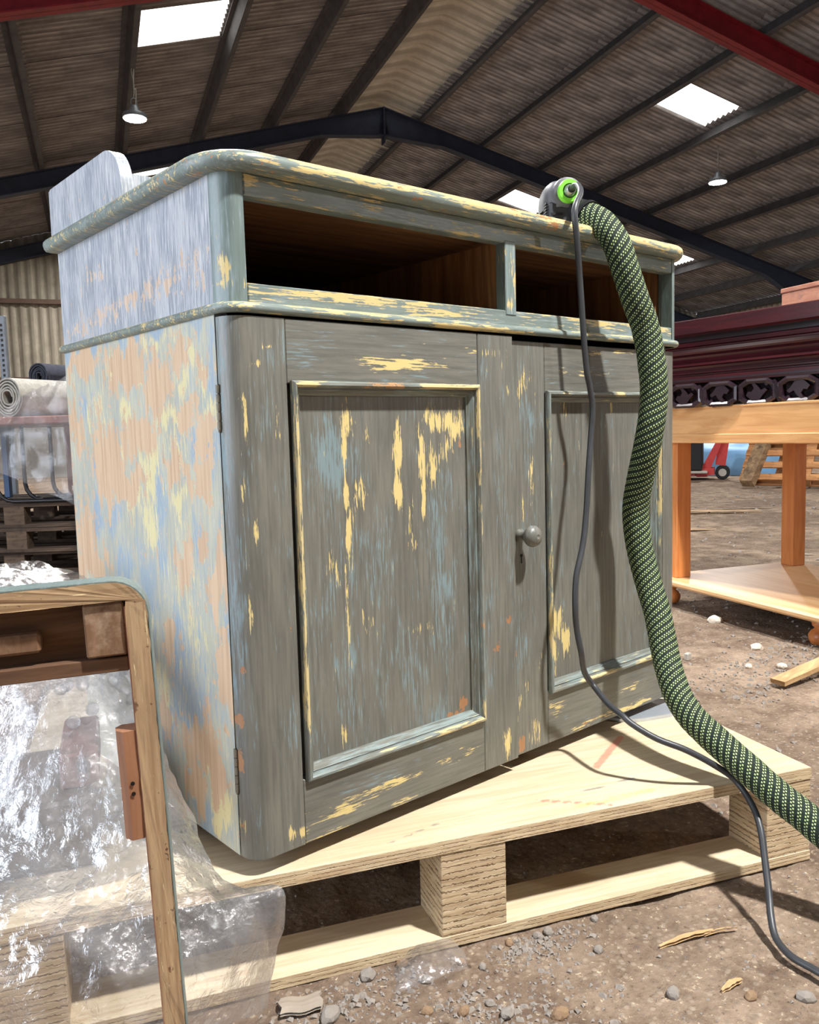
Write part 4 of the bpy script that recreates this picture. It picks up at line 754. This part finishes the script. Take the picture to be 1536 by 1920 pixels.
# plastic sheets
MP1=plastic('clear_polythene',.23,bs=70,bst=.9,fr_=.7); MP2=plastic('milky_polythene',.19,tint=(.68,.70,.74,1),bs=50,fr_=.3); MP3=plastic('bubble_wrap',.15,bs=110,bst=1.0,rough=.2)
def drape(name,ctrl,mat,nu,nv,amp,fr_=8,seed=0,crease=1,parent=None,fold=0):
    R_=[catmull(r,8) for r in ctrl]; n=len(R_[0]); C2=[catmull([r[i] for r in R_],8) for i in range(n)]; k=len(C2[0])
    def at(a,b):
        x=a*(n-1);y=b*(k-1);i=min(int(x),n-2);j=min(int(y),k-2);fx=x-i;fy=y-j
        return (C2[i][j]*(1-fx)*(1-fy)+C2[i+1][j]*fx*(1-fy)+C2[i][j+1]*(1-fx)*fy+C2[i+1][j+1]*fx*fy)
    def f(a,b):
        p=at(a,b); q=p*fr_+Vector((seed,seed*2,0)); 
        rdg=lambda s:1-2*abs(noise.noise(p*fr_*s+Vector((seed,3,s))))
        vo=lambda s:noise.voronoi(Vector((p.x*fr_*s,p.y*fr_*s,p.z*fr_*s*.35))+Vector((seed,3,s)))[0][0]-.45
        d=amp*(.8*noise.noise(q*.6)+crease*(1.0*vo(.9)+.45*vo(2.3)+.2*vo(5))+fold*math.sin(a*34+3*noise.noise(Vector((a*4,b*3,seed))))*(.3+.7*b)*(.5+noise.noise(Vector((a*6,b*2,9)))))
        nx=at(min(a+.02,1),b)-at(max(a-.02,0),b); ny=at(a,min(b+.02,1))-at(a,max(b-.02,0)); nn=nx.cross(ny)
        nn=nn.normalized() if nn.length>1e-9 else Vector((0,-1,0))
        return tuple(p+nn*d+Vector((noise.noise(q*1.7+Vector((9,0,0))),noise.noise(q*1.7+Vector((0,9,0))),0))*amp*.4)
    m=M(); m.grid(f,nu,nv); return m.build(name,mat,parent,smooth=True)
def cp(x,d,z): return Vector((CAMP.x,CAMP.y,z))+cams(x,d)
o=drape('plastic_sheet',[[cp(-2.75,4.8,.78),cp(-2.45,4.75,.72),cp(-2.2,4.85,.86),cp(-1.9,4.8,.98)],[cp(-2.78,4.75,.62),cp(-2.45,4.72,.60),cp(-2.2,4.72,.62),cp(-1.85,4.75,.70)],[cp(-2.8,4.76,.55),cp(-2.5,4.74,.50),cp(-2.1,4.72,.34),cp(-1.85,4.74,.22)]],MP2,60,40,.05,5,3)
tag(o,'milky plastic sheet hanging from the carpet rolls over the black hoops','sheet')
# ---------------- wrapped bundle on the pallet ----------------
BU=empty('wrapped_bundle',(-.20,.33,-.0255),-.37); tag(BU,'bundle wrapped in clear bubble wrap on the left end of the plywood pallet','bundle')
MDB=wood('dark_brown_case','x',sc(84,66,56),sc(48,38,34),3,20,.5,.1); MPK=plain('dull_pink_paint',sc(140,108,104),.6,.3)
m=M(); m.box(-.17,.10,-.10,.14,.0,.105,.006); m.build('dark_case',MDB,BU); m=M(); m.box(.05,.105,-.06,.12,.105,.16,.004); m.build('pink_case',MPK,BU)
m=M()
def bub(a,b):
    th=a*2*PI; ph=b*PI/2; s=lambda c,p:math.copysign(abs(c)**p,c)
    x=.20*s(math.cos(th),.5)*s(math.cos(ph),.45); y=.165*s(math.sin(th),.5)*s(math.cos(ph),.45); z=.315*s(math.sin(ph),.55)+.002
    P=Vector((x,y,z)); d=.024*noise.noise(P*9)+.012*noise.noise(P*22)+.006*(1-2*abs(noise.noise(P*30)))
    c=Vector((0,0,.12)); nn=(P-c).normalized(); k=min(1,z*20); return tuple(P+nn*d*k)
m.grid(bub,150,70); m.build('bubble_wrap',MP3,BU,smooth=True)
# bubbles: rings of small domes pressed in the wrap
m=M(); r_=random.Random(5)
for i in range(130):
    a=r_.uniform(PI*.95,PI*1.95)/(2*PI); b=r_.uniform(.12,.9); p=Vector(bub(a,b)); q=Vector(bub(a+.004,b)); w=Vector(bub(a,b+.01)); nn=(q-p).cross(w-p).normalized()
    m.lathe([(.0095,.0),(.0095,.001),(.007,.0028),(.003,.0036)],Matrix.Translation(p)@nn.to_track_quat('Z','Y').to_matrix().to_4x4(),10)
o=m.build('bubbles',MP3,BU,smooth=True); o['kind']='stuff'
SH2=[[Vector(p) for p in r] for r in SHEET]
o=drape('plastic_sheet',SH2,MP1,120,180,.020,11,5,fold=.016); tag(o,'crumpled clear plastic sheet draped over the bundle and down past the pallet\'s front edge','sheet')
o=drape('plastic_sheet',[[Vector((-.36,.62,.385)),Vector((-.2,.52,.395)),Vector((-.06,.50,.37))],[Vector((-.40,.40,.375)),Vector((-.2,.34,.38)),Vector((-.055,.36,.35))],[Vector((-.42,.22,.30)),Vector((-.24,.17,.30)),Vector((-.06,.20,.28))]],MP2,60,50,.016,14,11)
tag(o,'milky plastic sheet lying over the top of the wrapped bundle','sheet')
gy=G+.012
o=drape('plastic_scrap',[[Vector((.168,-.100,gy)),Vector((.22,-.085,gy+.012)),Vector((.275,-.105,gy+.006))],[Vector((.15,-.125,gy)),Vector((.20,-.130,gy+.02)),Vector((.27,-.14,gy+.004))],[Vector((.14,-.135,gy-.004)),Vector((.19,-.155,gy+.004)),Vector((.255,-.165,gy-.002))]],MP2,40,30,.007,40,2)
tag(o,'small crumpled scrap of clear plastic on the dirt in front of the pallet','scrap')
# ---------------- foreground plinth frame ----------------
MDKR=wood('dusty_dark_rail','x',sc(120,88,62),sc(76,52,36),4,50,.9,.4); MDKB=wood('dusty_brown_block','z',sc(136,104,78),sc(92,66,46),6,40,.95,.4,.001,dirt=sc(168,146,124))
FA=.45; FR=empty('plinth_frame',(-.2195+.024*math.cos(FA),-.196-.024*math.sin(FA),G+.004),-FA); tag(FR,'old bare-edged plinth frame with a rounded corner standing on end at the left foreground','frame')
MEG=paint('bare_edge_wood','z',sc(178,150,116),sc(146,114,82),sc(136,112,84),sc(206,186,144),sc(92,68,48),ty=.6,tw=.575,tb=.55,rough=.7)
MEGx=paint('bare_edge_wood_level','x',sc(174,146,110),sc(140,108,76),sc(130,106,80),sc(204,184,138),sc(86,64,46),ty=.6,tw=.575,tb=.55,rough=.7)
MPS=wood('pink_sawn_side','z',sc(196,150,130),sc(160,112,92),3,40,.7); MBA=wood('brown_batten','z',sc(156,110,82),sc(120,80,58),4,30,.5,.2)
HT=.660-.004; TK=.021; DPp=.032; rr=.034; FR.rotation_euler=(0,-.032,-FA)
def arc(r,n=7): return [(-rr+r*math.sin(t),HT-rr+r*math.cos(t)) for t in [i*PI/2/n for i in range(n+1)]]
# stile (edge faces the camera), top member, both 0.1 deep; outer painted skin
def fprism(poly,y0,y1,name,mat): m=M(); m.prism(poly,y0,y1,lambda p,q,t:(p,t,q)); return m.build(name,mat,FR)
def noisy(z0,z1,x,n,a,s): return [(x+a*noise.noise(Vector((z*60,s,0))),z) for z in [z0+(z1-z0)*i/n for i in range(n+1)]]
def edgeprism(pts,y0,y1,name,mat,axis):  # split front edge finely for a worn lip
    m=M(); m.prism(pts,y0,y1,lambda p,q,t:(p,t+(.0015*noise.noise(Vector((p*70,q*70,2))) if t==y0 else 0),q)); return m.build(name,mat,FR)
st_=[(-TK,0.0)]+[(0,0)]+noisy(.02,HT-rr-.002,0,60,.0012,4)+[(-.0015,HT-rr+.012),(-TK+.001,HT-.020)]+noisy(HT-.03,.02,-TK,50,.0008,9)
edgeprism(st_,0,DPp,'stile',MEG,'z')
tp=[(-TK+.0005,HT-.0195)]+[(-.001,HT-rr+.0135)]+arc(rr)[::-1][1:]+[(x,HT+.0012*noise.noise(Vector((x*50,1,1)))) for x in [-rr-i*.012 for i in range(1,36)]]
tp+=[(-.46,HT-.0185)]+[(x,HT-.0195+.0012*noise.noise(Vector((x*50,7,1)))) for x in [-.45+i*.012 for i in range(1,35)]]
edgeprism(tp,0,DPp,'top_rail',MEGx,'x')
sk=[(.0016,0.0)]+[(.0016,HT-rr)]+[(-rr+(rr+.0016)*math.cos(t),HT-rr+(rr+.0016)*math.sin(t)) for t in [i*PI/2/8 for i in range(1,9)]]+[(-.46,HT+.0016),(-.46,HT+.0004)]+[(-rr+rr*math.cos(t),HT-rr+(rr+.0003)*math.sin(t)) for t in [i*PI/2/8 for i in range(8,0,-1)]]+[(.0004,HT-rr),(.0004,0.0)]
fprism(sk,.001,DPp+.001,'painted_skin',MLz)
fprism([(-TK-.0012,.0),(-TK+.0004,.0),(-TK+.0004,HT-.026),(-TK-.0012,HT-.026)],.002,DPp,'inner_face',MPS)
m=M(); m.box(-.44,-TK-.002,.030,.046,HT-.085,HT-.0205,.001); m.build('inner_rail',MDKR,FR)
m=M(); m.box(-.44,-TK-.002,.010,.032,HT-.094,HT-.079,.001); m.build('lower_batten',MDKR,FR)
m=M(); m.box(-.062,-TK-.0015,.004,.031,HT-.076,HT-.021,.002); m.build('corner_block',MDKB,FR)
m=M(); m.box(-.20,-.105,.012,.031,HT-.066,HT-.046,.003); m.build('glue_block',MDKB,FR)
m=M(); m.prism([(-.0195,.002),(-.0205,.012),(-.015,.020),(-.0,.020),(-.0,-.004),(-.012,-.006)],.0,.116,lambda p,q,t:(p-TK-.0015,q,t)); o=m.build('batten',MBA,FR); o.location=(0,.006,.385)
for z in(.435,.446): m=M(); m.lathe([(.0022,0),(.0022,.0006)],Matrix.Translation((-TK-.0085,-.0004,z))@Matrix.Rotation(PI/2,4,'X'),10); m.build('nail_hole',MBKh,FR)
m=M(); m.box(-.44,-.005,.0,.03,.0,.022,.002); m.build('bottom_rail',MEGx,FR)
# ---------------- loose things on the dirt ----------------
def stone_mesh(name,seed,mat,flat=.7):
    import bmesh
    bm=bmesh.new(); bmesh.ops.create_icosphere(bm,subdivisions=2,radius=1)
    for v in bm.verts:
        d=1+.30*noise.noise(v.co*1.3+Vector((seed*3.1,0,0)))+.12*noise.noise(v.co*3+Vector((0,seed,0))); v.co=Vector((v.co.x*d,v.co.y*d*.8,v.co.z*d*flat))
    me=bpy.data.meshes.new(name); bm.to_mesh(me); bm.free(); me.materials.append(mat); return me
MS1=plain('grey_stone',sc(150,142,134),.9,.2,0,.4,30,.4); MS2=plain('pale_limestone',sc(226,214,198),.9,.2,0,.25,30,.4); MS3=plain('brown_stone',sc(150,124,98),.9,.2,0,.4,30,.4)
sm=[stone_mesh('stone',i,[MS1,MS3,MS1][i%3]) for i in range(6)]+[stone_mesh('stone',20+i,MS2) for i in range(3)]
def gh(x,y): return G-.004+gz(x,y)
def stone(x,y,s,k,label,grp):
    o=bpy.data.objects.new('stone',sm[k]); COL.objects.link(o); o.location=(x,y,gh(x,y)+s*.35); o.scale=(s,s,s); o.rotation_euler=(0,0,random.uniform(0,6)); tag(o,label,'stone',grp)
NEAR=[(.202,-.133,.009),(.268,-.139,.008),(.284,-.168,.007),(.44,-.392,.012),(.511,-.47,.010),(.564,-.523,.013),(.232,-.266,.011),(.287,-.312,.013),(.578,-.523,.009),(.448,-.257,.009),(.158,-.182,.009),(.053,-.1,.016),(.144,-.068,.014),(.197,-.047,.010),(.406,-.172,.009),(.425,-.176,.010),(.359,-.153,.008),(.511,-.186,.008),(.235,-.231,.008),(.192,-.221,.009)]
for i,(x,y,s) in enumerate(NEAR):
    while (Vector((x,y,0))-P0).dot(PY)>-s*1.15: y-=.004
    if i==8: continue
    own={11:'largest grey-brown stone near the torn cardboard at the pallet\'s left front',3:'grey stone alone on the dirt left of the curled wood chip',4:'brown stone on the dirt just right of the curled wood chip',5:'grey stone at the lower right edge near the end of the power cable'}
    if i in own: stone(x,y,s,i%6,own[i],None); continue
    stone(x,y,s,i%6,'small grey-brown stone on the dirt in front of the pallet','stones in front of the pallet')
for i,(x,y,s,l) in enumerate([(2.555,.735,.028,'white stone on the dirt nearest the edge of the pine shelf'),(2.277,.417,.022,'white flat stone on the dirt in front of the pine table foot'),(2.043,.326,.014,'small white stone, left one of the front pair before the pine table'),(2.098,.241,.016,'small white stone, right one of the front pair before the pine table')]): stone(x,y,s,6+i%3,l,None)
m=M(); m.box(-.012,.012,-.008,.008,0,.026,.003); o=m.build('plastic_offcut',MWT); o.location=(1.989,.516,gh(1.989,.516)); tag(o,'small white square offcut on the dirt right of the cabinet','offcut')
# gravel: uncountable grit
gm=M(); r_=random.Random(11); tet=[(1,0,-.4),(-.5,.87,-.3),(-.6,-.8,-.4),(.1,.1,.8),(.6,.6,.4),(-.7,.1,.4)]; tf=[(0,4,3),(0,3,2),(2,3,5),(1,5,3),(1,3,4),(0,1,4),(1,2,5),(0,2,1)]
def grit(n,fn,s0,s1):
    k=0
    while k<n:
        x,y=fn(); loc=Vector((x,y,0))-P0; 
        if -.01<loc.dot(PX)<PL+.01 and -.012<loc.dot(PY)<.12: continue
        k+=1; s=r_.uniform(s0,s1)*r_.choice((.6,.8,1,1.3)); a=r_.uniform(0,6); c,q=math.cos(a)*s,math.sin(a)*s; z=gh(x,y)+s*.2
        gm.add([(x+vx*c-vy*q*.8,y+vx*q+vy*c*.8,z+vz*s*.7) for vx,vy,vz in tet],tf)
gauss=lambda x,y,s:(lambda:(r_.gauss(x,s),r_.gauss(y,s)))
for x,y,s,n in((.20,-.24,.05,260),(.05,-.10,.04,160),(.37,-.17,.03,160),(.28,-.30,.05,140),(.15,-.08,.05,140),(.42,-.20,.04,100)): grit(n,gauss(x,y,s),.002,.006)
grit(2600,lambda:(r_.uniform(-.1,1.6),r_.uniform(-.9,.6)),.0012,.0038); grit(1500,lambda:(r_.uniform(1,3.6),r_.uniform(-.6,1.2)),.003,.008); grit(900,lambda:(r_.uniform(3,10),r_.uniform(0,5)),.006,.02)
grit(500,lambda:(r_.uniform(1.7,2.7),r_.uniform(.1,.4)),.004,.010)
o=gm.build('gravel',MS1); tag(o,'loose grey grit and gravel scattered over the dirt floor',None,None,'stuff')
MCH=wood('torn_wood_chip','x',sc(204,172,126),sc(164,128,88),4,50,.8); MCD=plain('dirty_cardboard',sc(160,148,134),.9,.1,0,.4,12,.3)
def sliver(x,y,L_,w,rz,label,mat=MCH,name='wood_splinter',t=.004):
    m=M(); n=8; 
    m.grid(lambda a,b:(a*L_-L_/2,(b-.5)*w*(1-abs(2*a-1)**2*.7)+w*.2*noise.noise(Vector((a*6,rz,b))),t+.004*math.sin(a*PI)+.002*noise.noise(Vector((a*9,b*2,rz)))),n,2)
    m.grid(lambda a,b:(a*L_-L_/2,(b-.5)*w*(1-abs(2*a-1)**2*.7)+w*.2*noise.noise(Vector((a*6,rz,b))),.0+.004*math.sin(a*PI)),n,2,True)
    o=m.build(name,mat); o.location=(x,y,gh(x,y)+.002); o.rotation_euler=(0,0,rz); tag(o,label,'splinter' if name!='cardboard_piece' else 'cardboard')
sliver(.57,-.335,.105,.010,-.33,'long torn wood splinter on the dirt right of the pallet\'s middle'); sliver(.625,-.362,.06,.003,-.45,'thin straw-like splinter crossing the long torn one'); sliver(.515,-.44,.045,.010,-.15,'short curled wood chip near the lower right')
sliver(6.2,3.1,.9,.12,-.75,'pale strip of wood lying on the dirt behind the pine table, leftmost of three',t=.02); sliver(6.45,2.85,.7,.10,-.7,'pale flat strip of wood on the dirt, middle of the three behind the pine table',t=.02); sliver(6.85,2.9,.6,.06,-.7,'dark thin strip of wood on the dirt, farthest right behind the pine table',MOD,t=.02); sliver(4.475,1.262,.16,.03,-.7,'pale scrap on the dirt right of the pine table leg',MWT,t=.01); sliver(5.15,2.37,.35,.06,-.7,'pale scrap of wood on the dirt close behind the pine shelf',t=.01)
o=M().beam((1.90,.16,G+.012),(2.22,.10,G+.05),.05,.014).build('wood_offcut',MCH); tag(o,'short plank offcut lying tilted on the dirt at the right edge below the pine table','offcut')
m=M(); m.grid(lambda a,b:(a*.058-.03+.003*math.sin(b*7),b*.038-.019+.002*math.sin(a*9),.006+.012*max(0,a-.7)+.003*math.sin(b*5)),8,4); m.grid(lambda a,b:(a*.058-.03+.003*math.sin(b*7),b*.038-.019+.002*math.sin(a*9),.002+.012*max(0,a-.7)+.003*math.sin(b*5)),8,4,True)
o=m.build('cardboard_piece',MCD); o.location=(.035,-.055,gh(.035,-.055)+.002); o.rotation_euler=(0,0,-.55); tag(o,'torn piece of dirty cardboard on the dirt beside the plastic sheet','cardboard')
